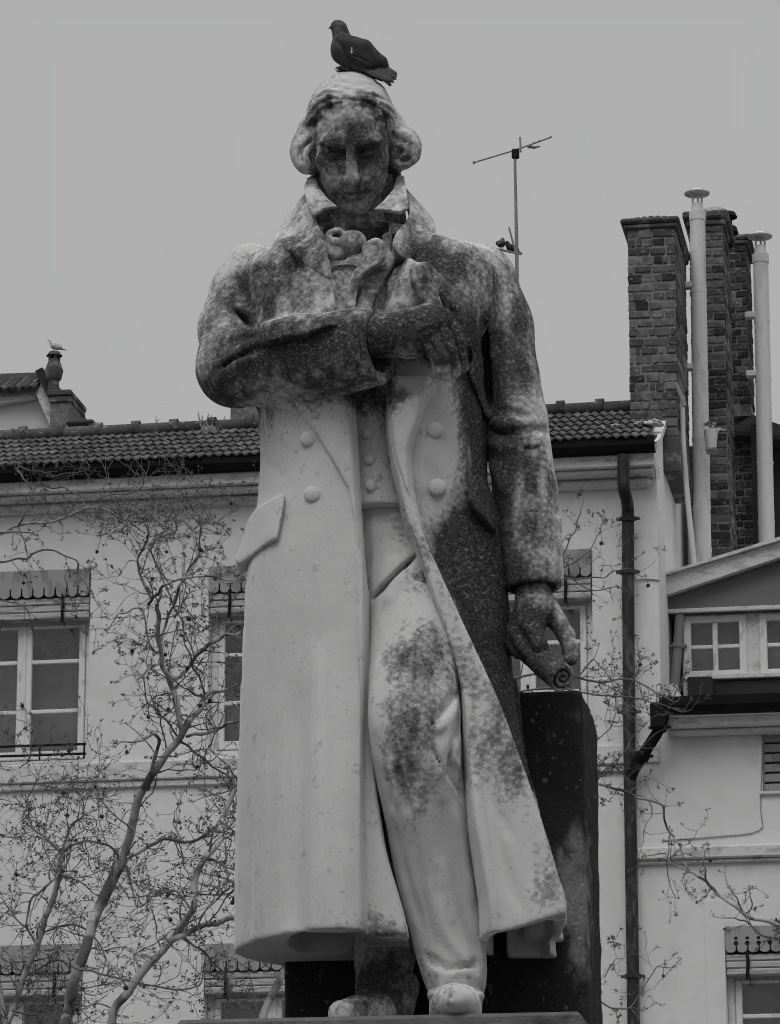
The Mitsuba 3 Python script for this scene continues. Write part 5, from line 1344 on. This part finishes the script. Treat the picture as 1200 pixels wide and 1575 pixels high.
# --- the aerial on the roof
AN = thing('aerial', 'thin television aerial on a tall mast above the right shoulder', 'aerial')
dG = slope(rl_len)[0] + .2
obj('mast', ftube([pp(797, 700, dG), pp(795, 390, dG), pp(792, 236, dG)], [.022, .020, .014], 8), 'pipe_grey', AN, smooth=50)
obj('boom', ftube([pp(729, 250, dG - .2), pp(792, 231, dG), pp(848, 211, dG + .2)], .009, 6), 'pipe_grey', AN)
obj('clamp', fbox(*(lambda c_: (c_[0] - .04, c_[0] + .04, dG - .03, dG + .03, c_[2] - .06, c_[2] + .05))(pp(793, 236, dG)), .012), 'dark_iron', AN)
def rod(px0, py0, px1, py1, r=.008, name='element'): obj(name, ftube([pp(px0, py0, dG), pp(px1, py1, dG)], r, 6), 'pipe_grey', AN)
rod(800, 211, 801, 234, .012, 'dipole')
for px, py in ((815, 223), (821, 220), (829, 217), (846, 211)):
    obj('element', ftube([pp(px, py, dG - .25) , pp(px + 2, py - 1, dG + .25)], .010, 6), 'pipe_grey', AN)
rod(729, 248, 729, 252, .014)
obj('reflector', ftube([pp(812, 225, dG), pp(822, 227, dG), pp(831, 225, dG)], [.02, .016, .006], 6), 'pipe_grey', AN)
rod(783, 350, 793, 388, .011); rod(758, 382, 803, 391, .012, 'lower_boom')

# --- ground
gv = np.array([[-220, -220, 0], [220, -220, 0], [220, 220, 0], [-220, 220, 0.0]])
structure('ground', (gv, np.array([[0, 1, 2], [0, 2, 3]])), 'paving', 'paved square around the monument')
# ------------------------------------------------------------------ birds
def to_px(p):
    d = np.asarray(p) - CAM
    w = d @ FWD
    return np.stack([600 + FOC * d[..., 0] / w, 787.5 - FOC * (d @ UPV) / w], -1)
hv = meshkit.WRITTEN[scene[head + '__hair']['filename']][0]
hp = to_px(hv)
def perch(px, w=6):
    k = np.abs(hp[:, 0] - px) < w
    return hv[k][np.argmin(hp[k, 1])]
foot = perch(540)
PY = foot[1]
PG = thing('pigeon', 'dark pigeon standing on top of the statue head', 'pigeon')
def pg(px, py, dy=0.0, r=None): return Q(px, py, PY + dy, None if r is None else r / 480)
s = Carving(pg(495, 145) - [0, .12, 0], pg(620, 20) + [0, .12, 0], .0026)
s.chain([pg(519, 41, 0, 10.5), pg(522, 44, 0, 11.5), pg(525, 56, 0, 12.5), pg(528, 70, 0, 17), pg(531, 80, 0, 20.5), pg(542, 87, 0, 21), pg(556, 96, 0, 17), pg(572, 108, 0, 11), pg(588, 119, 0, 7)], k=.014)
s.ell(pg(522, 76), [13 / 480, .05, 19 / 480], k=.012)
body = obj('body', s.mesh(.5), 'plumage_grey', PG, smooth=True)
s = Carving(pg(495, 145) - [0, .12, 0], pg(620, 20) + [0, .12, 0], .0024)
s.chain([pg(519, 41, 0, 10.9), pg(522, 44, 0, 11.9), pg(525, 54, 0, 12.8), pg(527, 64, 0, 14.5)], k=.01)
obj('head', s.mesh(.5), 'plumage_dark', PG, smooth=True)
def wing_side(q):
    s = Carving(pg(495, 145) - [0, .14, 0], pg(625, 20) + [0, .14, 0], .0026)
    ang = math.radians(-38)
    Rw = np.stack([[math.cos(ang), 0, math.sin(ang)], [0, 1, 0], [-math.sin(ang), 0, math.cos(ang)]], 1)
    s.ell(pg(549, 79, q * .032), [42 / 480, .022, 21 / 480], Rw)
    s.chain([pg(527, 66, q * .030, 11), pg(560, 74, q * .026, 13), pg(586, 96, q * .018, 10), pg(601, 116, q * .012, 4)], k=.012)
    for k in range(9):
        a, b = pg(530 + 5 * k, 82 + 2 * k, q * .056), pg(560 + 4 * k, 92 + 2.4 * k, q * .048)
        s.fold([a, (a + b) / 2 + [0, 0, .004], b], -.0025, .0035)
    w = obj('wing', s.mesh(.5), 'plumage_dark', PG, smooth=True)
    for k in range(6):
        s = Carving(pg(535, 145, q * .03) - [0, .06, 0], pg(622, 85, q * .03) + [0, .06, 0], .0024)
        e = [(611, 116), (610, 121), (606, 126), (601, 126), (594, 123), (586, 120)][k]
        st = [(566, 93), (563, 95), (560, 97), (557, 98), (553, 98), (549, 97)][k]
        a, b = pg(*st, q * (.036 - .002 * k)), pg(*e, q * (.012 + .003 * k))
        n = np.array([0, 1.0, 0])
        ax_ = (b - a) / np.linalg.norm(b - a)
        wdir = np.cross(ax_, n)
        Rf = np.stack([ax_, n, wdir], 1)
        s.ell((a + b) / 2, [np.linalg.norm(b - a) / 2, .005, .012], Rf)
        obj('flight_feather', s.mesh(.4), 'plumage_wing', w, smooth=True)
wing_side(-1); wing_side(1)
for k in range(5):
    s = Carving(pg(560, 150) - [0, .08, 0], pg(620, 85) + [0, .08, 0], .0024)
    a, b = pg(574, 106, (k - 2) * .006), pg(603 - 1.2 * abs(k - 2), 133 - .8 * k, (k - 2) * .012)
    ax_ = (b - a) / np.linalg.norm(b - a); n = np.array([0, 1.0, 0]); wd = np.cross(ax_, n); wd = wd * .4 + n * .9; wd /= np.linalg.norm(wd)
    s.ell((a + b) / 2, [np.linalg.norm(b - a) / 2, .012, .0045], np.stack([ax_, wd, np.cross(ax_, wd)], 1))
    obj('tail_feather', s.mesh(.4), 'plumage_dark', PG, smooth=True)
obj('beak', tube([pg(512, 40), pg(508.5, 42), pg(505.5, 44.5)], [.0055, .0042, .001], 8), 'bird_leg', PG, smooth=40)
for q in (-1, 1):
    m = trimesh.creation.icosphere(2, .0035); obj('eye', (np.array(m.vertices) + pg(517, 39.5, q * .0195), m.faces), 'dark_iron', PG, smooth=True)
for q, fx in ((-1, 535), (1, 541)):
    f0 = perch(fx); f0 = f0 + [0, q * .012, .004]
    hip = pg(fx + 2, 103, q * .016)
    parts = [tube([hip, f0 + [0.004, 0, .01], f0], [.006, .0042, .0042], 6)]
    for a in (-.5, 0, .5):
        parts.append(tube([f0, f0 + [-.022 * math.cos(a), .022 * math.sin(a), .002], f0 + [-.038 * math.cos(a), .038 * math.sin(a), -.003]], [.004, .0036, .0015], 5))
    parts.append(tube([f0, f0 + [.018, 0, -.001]], [.004, .0015], 5))
    obj('leg', join(parts), 'bird_leg', PG, smooth=40)

def small_bird(at, heading, size, label, material):
    """A perched bird a few pixels long: body with tail, head, beak, legs."""
    B_ = thing('pigeon', label, 'pigeon')
    c, s_ = math.cos(heading), math.sin(heading)
    M = np.eye(4); M[:3, 0] = [c * size, s_ * size, 0]; M[:3, 1] = [-s_ * size, c * size, 0]; M[:3, 2] = [0, 0, size]; M[:3, 3] = at
    k = Carving([-.8, -.35, -.1], [.6, .35, .75], .03)
    k.chain([[.22, 0, .52, .11], [.16, 0, .40, .12], [.05, 0, .26, .19], [-.15, 0, .18, .17], [-.40, 0, .08, .07], [-.66, 0, .0, .04]], k=.08)
    obj('body', moved(k.mesh(.4), M), material, B_, smooth=True)
    for q in (-1, 1):
        k = Carving([-.8, -.4, -.1], [.4, .4, .6], .03)
        k.ell([-.12, .14 * q, .24], [.34, .06, .13], np.array([[.93, 0, -.36], [0, 1, 0], [.36, 0, .93]]))
        obj('wing', moved(k.mesh(.3), M), material, B_, smooth=True)
        obj('leg', moved(tube([(.0, .06 * q, .12), (.02, .06 * q, -.02), (.09, .06 * q, -.03)], .018, 5), M), 'bird_leg', B_)
    obj('beak', moved(tube([(.31, 0, .53), (.44, 0, .49)], [.035, .005], 6), M), 'bird_leg', B_)
small_bird(pp(771, 381.5, dG) @ FM[:3, :3].T + FO, math.radians(70), .21, 'plump grey pigeon perched low on the aerial, just above the shoulder', 'plumage_grey')
small_bird(pp(786, 388, dG + .03) @ FM[:3, :3].T + FO, math.radians(200), .20, 'smaller dark pigeon perched beside the aerial mast', 'plumage_dark')
small_bird(np.array([px_ + .0, dD + .3, pz[5] + .125]) @ FM[:3, :3].T + FO, math.radians(185), .22, 'pale gull perched on the round chimney pot at far left', 'trim_paint')
labels['pigeon_003']['category'] = 'gull'

# ------------------------------------------------------------------ plane trees between the statue and the houses
class Tree:
    def __init__(self, label, seed, depth):
        self.k = thing('plane_tree', label, 'tree')
        self.rg = np.random.default_rng(seed)
        self.depth = depth
        self.tw, self.lf, self.sd = [], [], []

    def limb(self, pts, r0, r1, name='limb', twigs=1.0, wob=.25, off=0.0, tl=1.0):
        """pts: px, py along the limb; the depth wanders about the tree's own distance."""
        rg = self.rg
        n = len(pts)
        yy = self.depth + off + np.cumsum(rg.normal(size=n)) * wob
        p = np.array([P(a, b, y) for (a, b), y in zip(pts, yy)])
        p = spline(p, 6)
        # knotty growth
        m = len(p)
        p += gaussian_filter(rg.normal(size=p.shape), (1.2, 0)) * .012
        t = np.linspace(0, 1, m)
        r = (r0 + (r1 - r0) * t) * .74 / 245 * (1 + .10 * gaussian_filter(rg.normal(size=m), 1.0))
        key = obj(name, tube(p, r, 9), 'bark' if r0 > 3 else 'twig_bark', self.k, smooth=60)
        L_ = np.r_[0, np.cumsum(np.linalg.norm(np.diff(p, axis=0), axis=1))]
        cnt = int(L_[-1] * 7.5 * twigs)
        for _ in range(cnt):
            u = rg.uniform(.08, 1.0) * L_[-1]
            k = min(int(np.searchsorted(L_, u)), m - 1)
            d = p[k] - p[k - 1]; d /= np.linalg.norm(d)
            self.twig(p[k], d, rg.uniform(.18, .62) * tl, min(r[k] * .5, .006), 2)
        self.twig(p[-1], (p[-1] - p[-2]) / np.linalg.norm(p[-1] - p[-2]), .35 * tl, min(r[-1], .008), 2)
        return key

    def twig(self, o, d, length, r, level):
        rg = self.rg
        n = max(int(length / .055), 3)
        side = np.cross(d, rg.normal(size=3)); side /= np.linalg.norm(side)
        dirn = d * rg.uniform(.1, .9) + side * rg.uniform(.5, 1.1); dirn /= np.linalg.norm(dirn)
        curl = rg.normal(size=3) * .10
        pts = [np.array(o)]
        for i in range(n):
            dirn = dirn + curl + rg.normal(size=3) * .30 + np.array([0, 0, .03 if level > 1 else .06])
            dirn /= np.linalg.norm(dirn)
            pts.append(pts[-1] + dirn * length / n)
        pts = np.array(pts)
        rr = np.linspace(r, max(r * .35, .0016), n + 1) * .85 * (1 + .35 * (np.arange(n + 1) % 3 == 1))
        self.tw.append(tube(pts, rr, 4, False))
        if level > 0:
            for i in range(1, n + 1):
                if rg.random() < (.30 if level > 1 else .16):
                    self.twig(pts[i], dirn, length * rg.uniform(.25, .55), max(rr[i] * .6, .002), level - 1)
        for i in range(1, n + 1):
            if rg.random() < .34 or i == n:
                self.buds(pts[i], 5 if i == n else 2)
        if rg.random() < .018:
            e = pts[-1]
            dl = e + [rg.normal() * .02, rg.normal() * .02, -rg.uniform(.05, .12)]
            self.tw.append(tube([e, (e + dl) / 2 + rg.normal(size=3) * .008, dl], .0022, 4, False))
            m = trimesh.creation.icosphere(1, rg.uniform(.011, .016))
            self.sd.append((np.array(m.vertices) * (1 + .08 * rg.normal(size=(len(m.vertices), 1))) + dl, m.faces))

    def buds(self, at, n):
        rg = self.rg
        for _ in range(n):
            a = rg.normal(size=3); a[2] = abs(a[2]) * .6; a /= np.linalg.norm(a)
            b = np.cross(a, rg.normal(size=3)); b /= np.linalg.norm(b)
            c = np.cross(a, b)
            l, w = rg.uniform(.010, .026), rg.uniform(.003, .009)
            o = at + rg.normal(size=3) * .008
            v = np.array([o, o + a * l * .5 + b * w, o + a * l + c * l * .25, o + a * l * .5 - b * w])
            self.lf.append((v, np.array([[0, 1, 2], [0, 2, 3]])))

    def done(self):
        obj('twigs', join(self.tw), 'twig_bark', self.k, kind='stuff')
        obj('leaf_buds', join(self.lf), 'bud_leaf', self.k, kind='stuff')
        if self.sd: obj('seed_balls', join(self.sd), 'seed', self.k, kind='stuff')

def root(tree, px, py, r):
    """The trunk from the ground up to where the limbs come into view."""
    a = P(px, py, tree.depth)
    p = spline([np.array([a[0] * .9 + .1, tree.depth + .2, -.05]), np.array([a[0] * .95 + .05, tree.depth + .1, a[2] * .5]), a], 8)
    obj('trunk', tube(p, np.linspace(r * 1.7, r, len(p)), 14), 'bark', tree.k, smooth=60)

t1 = Tree('bare budding plane tree with the thickest pale trunk, left of the statue', 21, 12.0)
root(t1, 92, 1600, .075)
t1.limb([(92, 1600), (104, 1556), (120, 1488), (155, 1392), (188, 1324), (204, 1276), (217, 1220), (245, 1175), (273, 1137), (296, 1104), (311, 1087), (315, 1070)], 14, 5, 'trunk_limb', .9, .12)
t1.limb([(280, 1126), (270, 1078), (266, 1060), (257, 1033), (246, 998), (243, 960), (242, 925)], 6, 4.6, 'limb', 1.5, .12)
t1.limb([(245, 984), (263, 940), (277, 900), (290, 876), (306, 843), (309, 812), (303, 790)], 3.2, 1.5, 'branch', 2.6, .12)
t1.limb([(228, 930), (236, 920), (253, 902), (290, 887), (330, 890), (363, 893)], 3.4, 1.6, 'branch', 1.6, .1)
t1.limb([(232, 922), (216, 888), (214, 860), (228, 826), (222, 800), (200, 780)], 2.6, 1.2, 'branch', 3.2, .1)
t1.limb([(262, 905), (240, 868), (236, 840), (262, 820), (275, 808), (270, 780)], 2.2, 1.0, 'branch', 2.6, .1)
t1.limb([(268, 1050), (300, 1014), (320, 993), (345, 978), (372, 973)], 4.4, 2.6, 'branch', 2.2, .1)
t1.limb([(300, 1014), (286, 980), (278, 950)], 2.0, 1.0, 'branch', 2.4, .1)
t1.limb([(314, 1068), (338, 1063), (368, 1055)], 3.4, 2.6, 'branch', 1.6, .1)
t1.limb([(314, 1068), (300, 1030), (288, 1000), (280, 978)], 2.4, 1.2, 'branch', 2.0, .1)
t1.limb([(284, 1133), (310, 1128), (333, 1122), (352, 1112), (370, 1108)], 3.6, 2.8, 'branch', .8, .1)
t1.limb([(276, 1136), (255, 1110), (240, 1090), (226, 1075), (222, 1040)], 2.4, 1.2, 'branch', 1.6, .1)
t1.limb([(243, 1010), (228, 985), (222, 940), (200, 940), (178, 948), (165, 970)], 2.2, 1.0, 'branch', 1.1, .1)
t1.limb([(228, 1215), (238, 1170), (244, 1145), (240, 1130)], 4.5, 3.6, 'branch', .6, .1)
t1.limb([(276, 1138), (300, 1155), (330, 1180), (350, 1195), (366, 1210)], 2.6, 1.6, 'branch', 2.4, .1)
t1.limb([(190, 1322), (225, 1305), (253, 1291), (303, 1291), (333, 1268), (352, 1240), (364, 1210)], 4.0, 2.6, 'branch', 2.2, .1)
t1.limb([(180, 1316), (160, 1300), (126, 1295), (100, 1310), (90, 1330)], 2.4, 2.0, 'branch', 2.4, .1)
t1.limb([(204, 1280), (170, 1250), (150, 1225), (140, 1200)], 2.2, 1.0, 'branch', 3.0, .1)
t1.limb([(196, 1330), (204, 1370), (212, 1395), (240, 1375), (270, 1360)], 2.2, 1.0, 'branch', 2.4, .1)
t1.done()

t2 = Tree('smaller plane tree with forked limb leaning right towards the coat hem', 33, 11.0)
root(t2, 168, 1600, .055)
t2.limb([(168, 1600), (182, 1546), (218, 1498), (261, 1448), (295, 1402), (298, 1358), (318, 1318), (337, 1294), (341, 1257), (364, 1212), (372, 1195)], 9, 5, 'trunk_limb', 1.3, .1)
t2.limb([(258, 1450), (290, 1435), (326, 1418), (362, 1412), (380, 1411)], 6.5, 5, 'limb', 1.2, .08)
t2.limb([(318, 1318), (340, 1330), (352, 1348), (346, 1370), (362, 1362)], 2.6, 1.4, 'branch', 2.2, .1)
t2.limb([(296, 1400), (270, 1372), (240, 1378), (200, 1380)], 2.2, 1.2, 'branch', 2.2, .1)
t2.limb([(276, 1436), (310, 1460), (335, 1490), (365, 1540), (390, 1560)], 2.4, 1.6, 'branch', 1.8, .1)
t2.limb([(110, 1488), (150, 1498), (210, 1510), (250, 1520), (300, 1520), (314, 1505)], 2.6, 1.4, 'branch', 2.2, .1)
t2.limb([(341, 1262), (362, 1280), (372, 1300)], 2.4, 1.6, 'branch', 2.0, .1)
t2.limb([(390, 1600), (410, 1548), (428, 1510), (440, 1492)], 9, 7, 'limb', .8, .1)
t2.done()

t3 = Tree('dark twiggy plane tree rooted beyond the left edge', 45, 12.8)
root(t3, -10, 1610, .06)
t3.limb([(-10, 1610), (19, 1556), (57, 1448), (73, 1402), (92, 1342), (98, 1312)], 7, 6, 'trunk_limb', 1.8, .1)
t3.limb([(96, 1330), (78, 1358), (50, 1380), (40, 1420)], 3.4, 2.2, 'branch', 2.4, .1)
t3.limb([(98, 1312), (106, 1275), (120, 1262), (128, 1240), (118, 1215)], 2.8, 1.4, 'branch', 4.2, .1)
t3.limb([(96, 1318), (70, 1290), (50, 1270), (40, 1235)], 2.4, 1.2, 'branch', 4.2, .1)
t3.limb([(60, 1440), (110, 1420), (140, 1440), (165, 1470)], 2.4, 1.2, 'branch', 3.4, .1)
t3.limb([(40, 1500), (60, 1490), (100, 1480), (130, 1530)], 2.4, 1.2, 'branch', 3.6, .1)
t3.limb([(20, 1555), (60, 1560), (95, 1530), (140, 1570)], 2.4, 1.2, 'branch', 3.0, .1)
t3.limb([(57, 1450), (30, 1420), (10, 1390)], 2.4, 1.2, 'branch', 3.6, .1)
t3.limb([(90, 1350), (130, 1360), (150, 1380)], 2.0, 1.0, 'branch', 3.6, .1)
t3.limb([(10, 1580), (-20, 1400), (-40, 1200), (-40, 1000), (-25, 860), (-5, 822)], 6, 3.4, 'limb', .4, .1)
t3.limb([(-5, 822), (18, 812), (60, 803), (97, 797), (137, 783), (160, 783), (185, 798), (196, 798)], 3.6, 1.8, 'branch', 1.6, .08, tl=.75)
t3.limb([(28, 808), (40, 785), (50, 757), (60, 743), (82, 748), (104, 752), (130, 768)], 2.4, 1.4, 'branch', 1.6, .08, tl=.75)
t3.limb([(50, 757), (38, 738), (30, 720), (55, 726), (80, 730), (112, 728), (138, 720), (130, 705)], 2.2, 1.2, 'branch', 1.5, .08, tl=.7)
t3.limb([(137, 783), (150, 767), (187, 757), (217, 752), (222, 735)], 1.8, 1.0, 'branch', 1.8, .08, tl=.7)
t3.limb([(196, 798), (215, 790), (240, 800), (262, 815)], 1.6, .9, 'branch', 3.0, .08, tl=.8)
t3.limb([(-20, 875), (18, 860), (45, 856), (63, 846), (90, 850), (117, 863), (122, 885), (137, 904)], 2.8, 1.3, 'branch', .8, .06, tl=.7)
t3.limb([(108, 870), (100, 890), (110, 925), (118, 940)], 1.5, .9, 'branch', 1.6, .06, tl=.6)
t3.limb([(30, 1180), (45, 1165), (52, 1130), (48, 1115)], 1.6, .9, 'branch', 3.6, .06, tl=.6)
t3.limb([(45, 1230), (58, 1200), (62, 1180)], 1.6, .9, 'branch', 3.6, .06, tl=.6)
t3.done()

t4 = Tree('plane tree hidden behind the statue, thin branches reaching right past the block', 57, 13.5)
root(t4, 690, 1560, .09)
t4.limb([(690, 1560), (700, 1450), (720, 1330), (740, 1220), (760, 1120), (770, 1030), (790, 950), (820, 900)], 16, 4, 'trunk_limb', .3, .1)
t4.limb([(740, 1215), (800, 1195), (870, 1200), (923, 1208), (960, 1217), (985, 1228), (1017, 1240), (1022, 1262), (1030, 1280), (1048, 1300), (1052, 1325), (1064, 1336)], 4.2, 1.3, 'branch', .9, .06, tl=.7)
t4.limb([(1030, 1280), (1027, 1310), (1028, 1355), (1042, 1384)], 1.4, .8, 'branch', 1.1, .05, tl=.5)
t4.limb([(975, 1226), (985, 1246), (1015, 1254)], 1.2, .7, 'branch', 1.2, .05, tl=.5)
t4.limb([(765, 1050), (820, 1040), (887, 1042), (925, 1050), (958, 1046), (989, 1052), (1010, 1066), (1034, 1078)], 3.0, 1.4, 'branch', 2.2, .06, tl=.7)
t4.limb([(768, 1070), (840, 1060), (905, 1066), (950, 1072), (990, 1075), (1050, 1095)], 2.6, 1.2, 'branch', 1.8, .06, tl=.7)
t4.limb([(890, 1040), (912, 1015), (930, 1035), (945, 1060), (950, 1090)], 1.8, 1.0, 'branch', 1.4, .05, tl=.6)
t4.limb([(800, 930), (850, 895), (890, 888), (925, 890), (945, 880), (962, 874), (985, 884)], 2.2, 1.0, 'branch', 1.2, .05, tl=.6)
t4.limb([(820, 900), (855, 865), (868, 848), (884, 815), (893, 791), (899, 765)], 2.2, .9, 'branch', 1.0, .05, tl=.35)
t4.limb([(850, 880), (885, 862), (910, 840), (925, 812), (928, 795)], 1.9, .8, 'branch', 1.2, .05, tl=.4)
t4.limb([(880, 885), (905, 908), (935, 905), (950, 900)], 1.6, .8, 'branch', 1.4, .05, tl=.45)
t4.limb([(880, 1206), (935, 1190), (950, 1170), (970, 1140), (965, 1120)], 1.8, .9, 'branch', 2.6, .05, tl=.6)
t4.limb([(915, 1210), (940, 1180), (975, 1205), (1005, 1195)], 1.6, .8, 'branch', 2.4, .05, tl=.5)
t4.limb([(930, 1500), (945, 1480), (960, 1472)], 1.4, .7, 'branch', 2.4, .05, tl=.4)
t4.limb([(720, 1400), (840, 1480), (920, 1540), (960, 1552), (985, 1530), (1010, 1490)], 3.0, 1.0, 'branch', 1.8, .05, tl=.6)
t4.limb([(740, 1230), (860, 1180), (930, 1130), (945, 1110)], 2.2, 1.0, 'branch', 1.4, .05, tl=.5)
t4.done()

t5 = Tree('plane tree beyond the right edge, one budding branch crossing the string course', 63, 13.0)
root(t5, 1330, 1560, .08)
t5.limb([(1330, 1560), (1300, 1500), (1250, 1450), (1180, 1419), (1140, 1400), (1115, 1382), (1093, 1363), (1073, 1347), (1050, 1336), (1030, 1323), (1026, 1312)], 6, 1.8, 'limb', 1.1, .06, tl=.5)
t5.limb([(1250, 1450), (1180, 1440), (1150, 1420), (1130, 1412)], 3, 1.5, 'branch', 1.6, .05, tl=.5)
t5.limb([(1140, 1400), (1132, 1378), (1120, 1360)], 1.8, .9, 'branch', 1.6, .05, tl=.4)
t5.limb([(1150, 1405), (1156, 1385), (1152, 1370)], 1.8, .9, 'branch', 1.6, .05, tl=.4)
t5.limb([(1088, 1360), (1086, 1340), (1080, 1322)], 2.4, 1.2, 'branch', 1.0, .05, tl=.3)
t5.done()
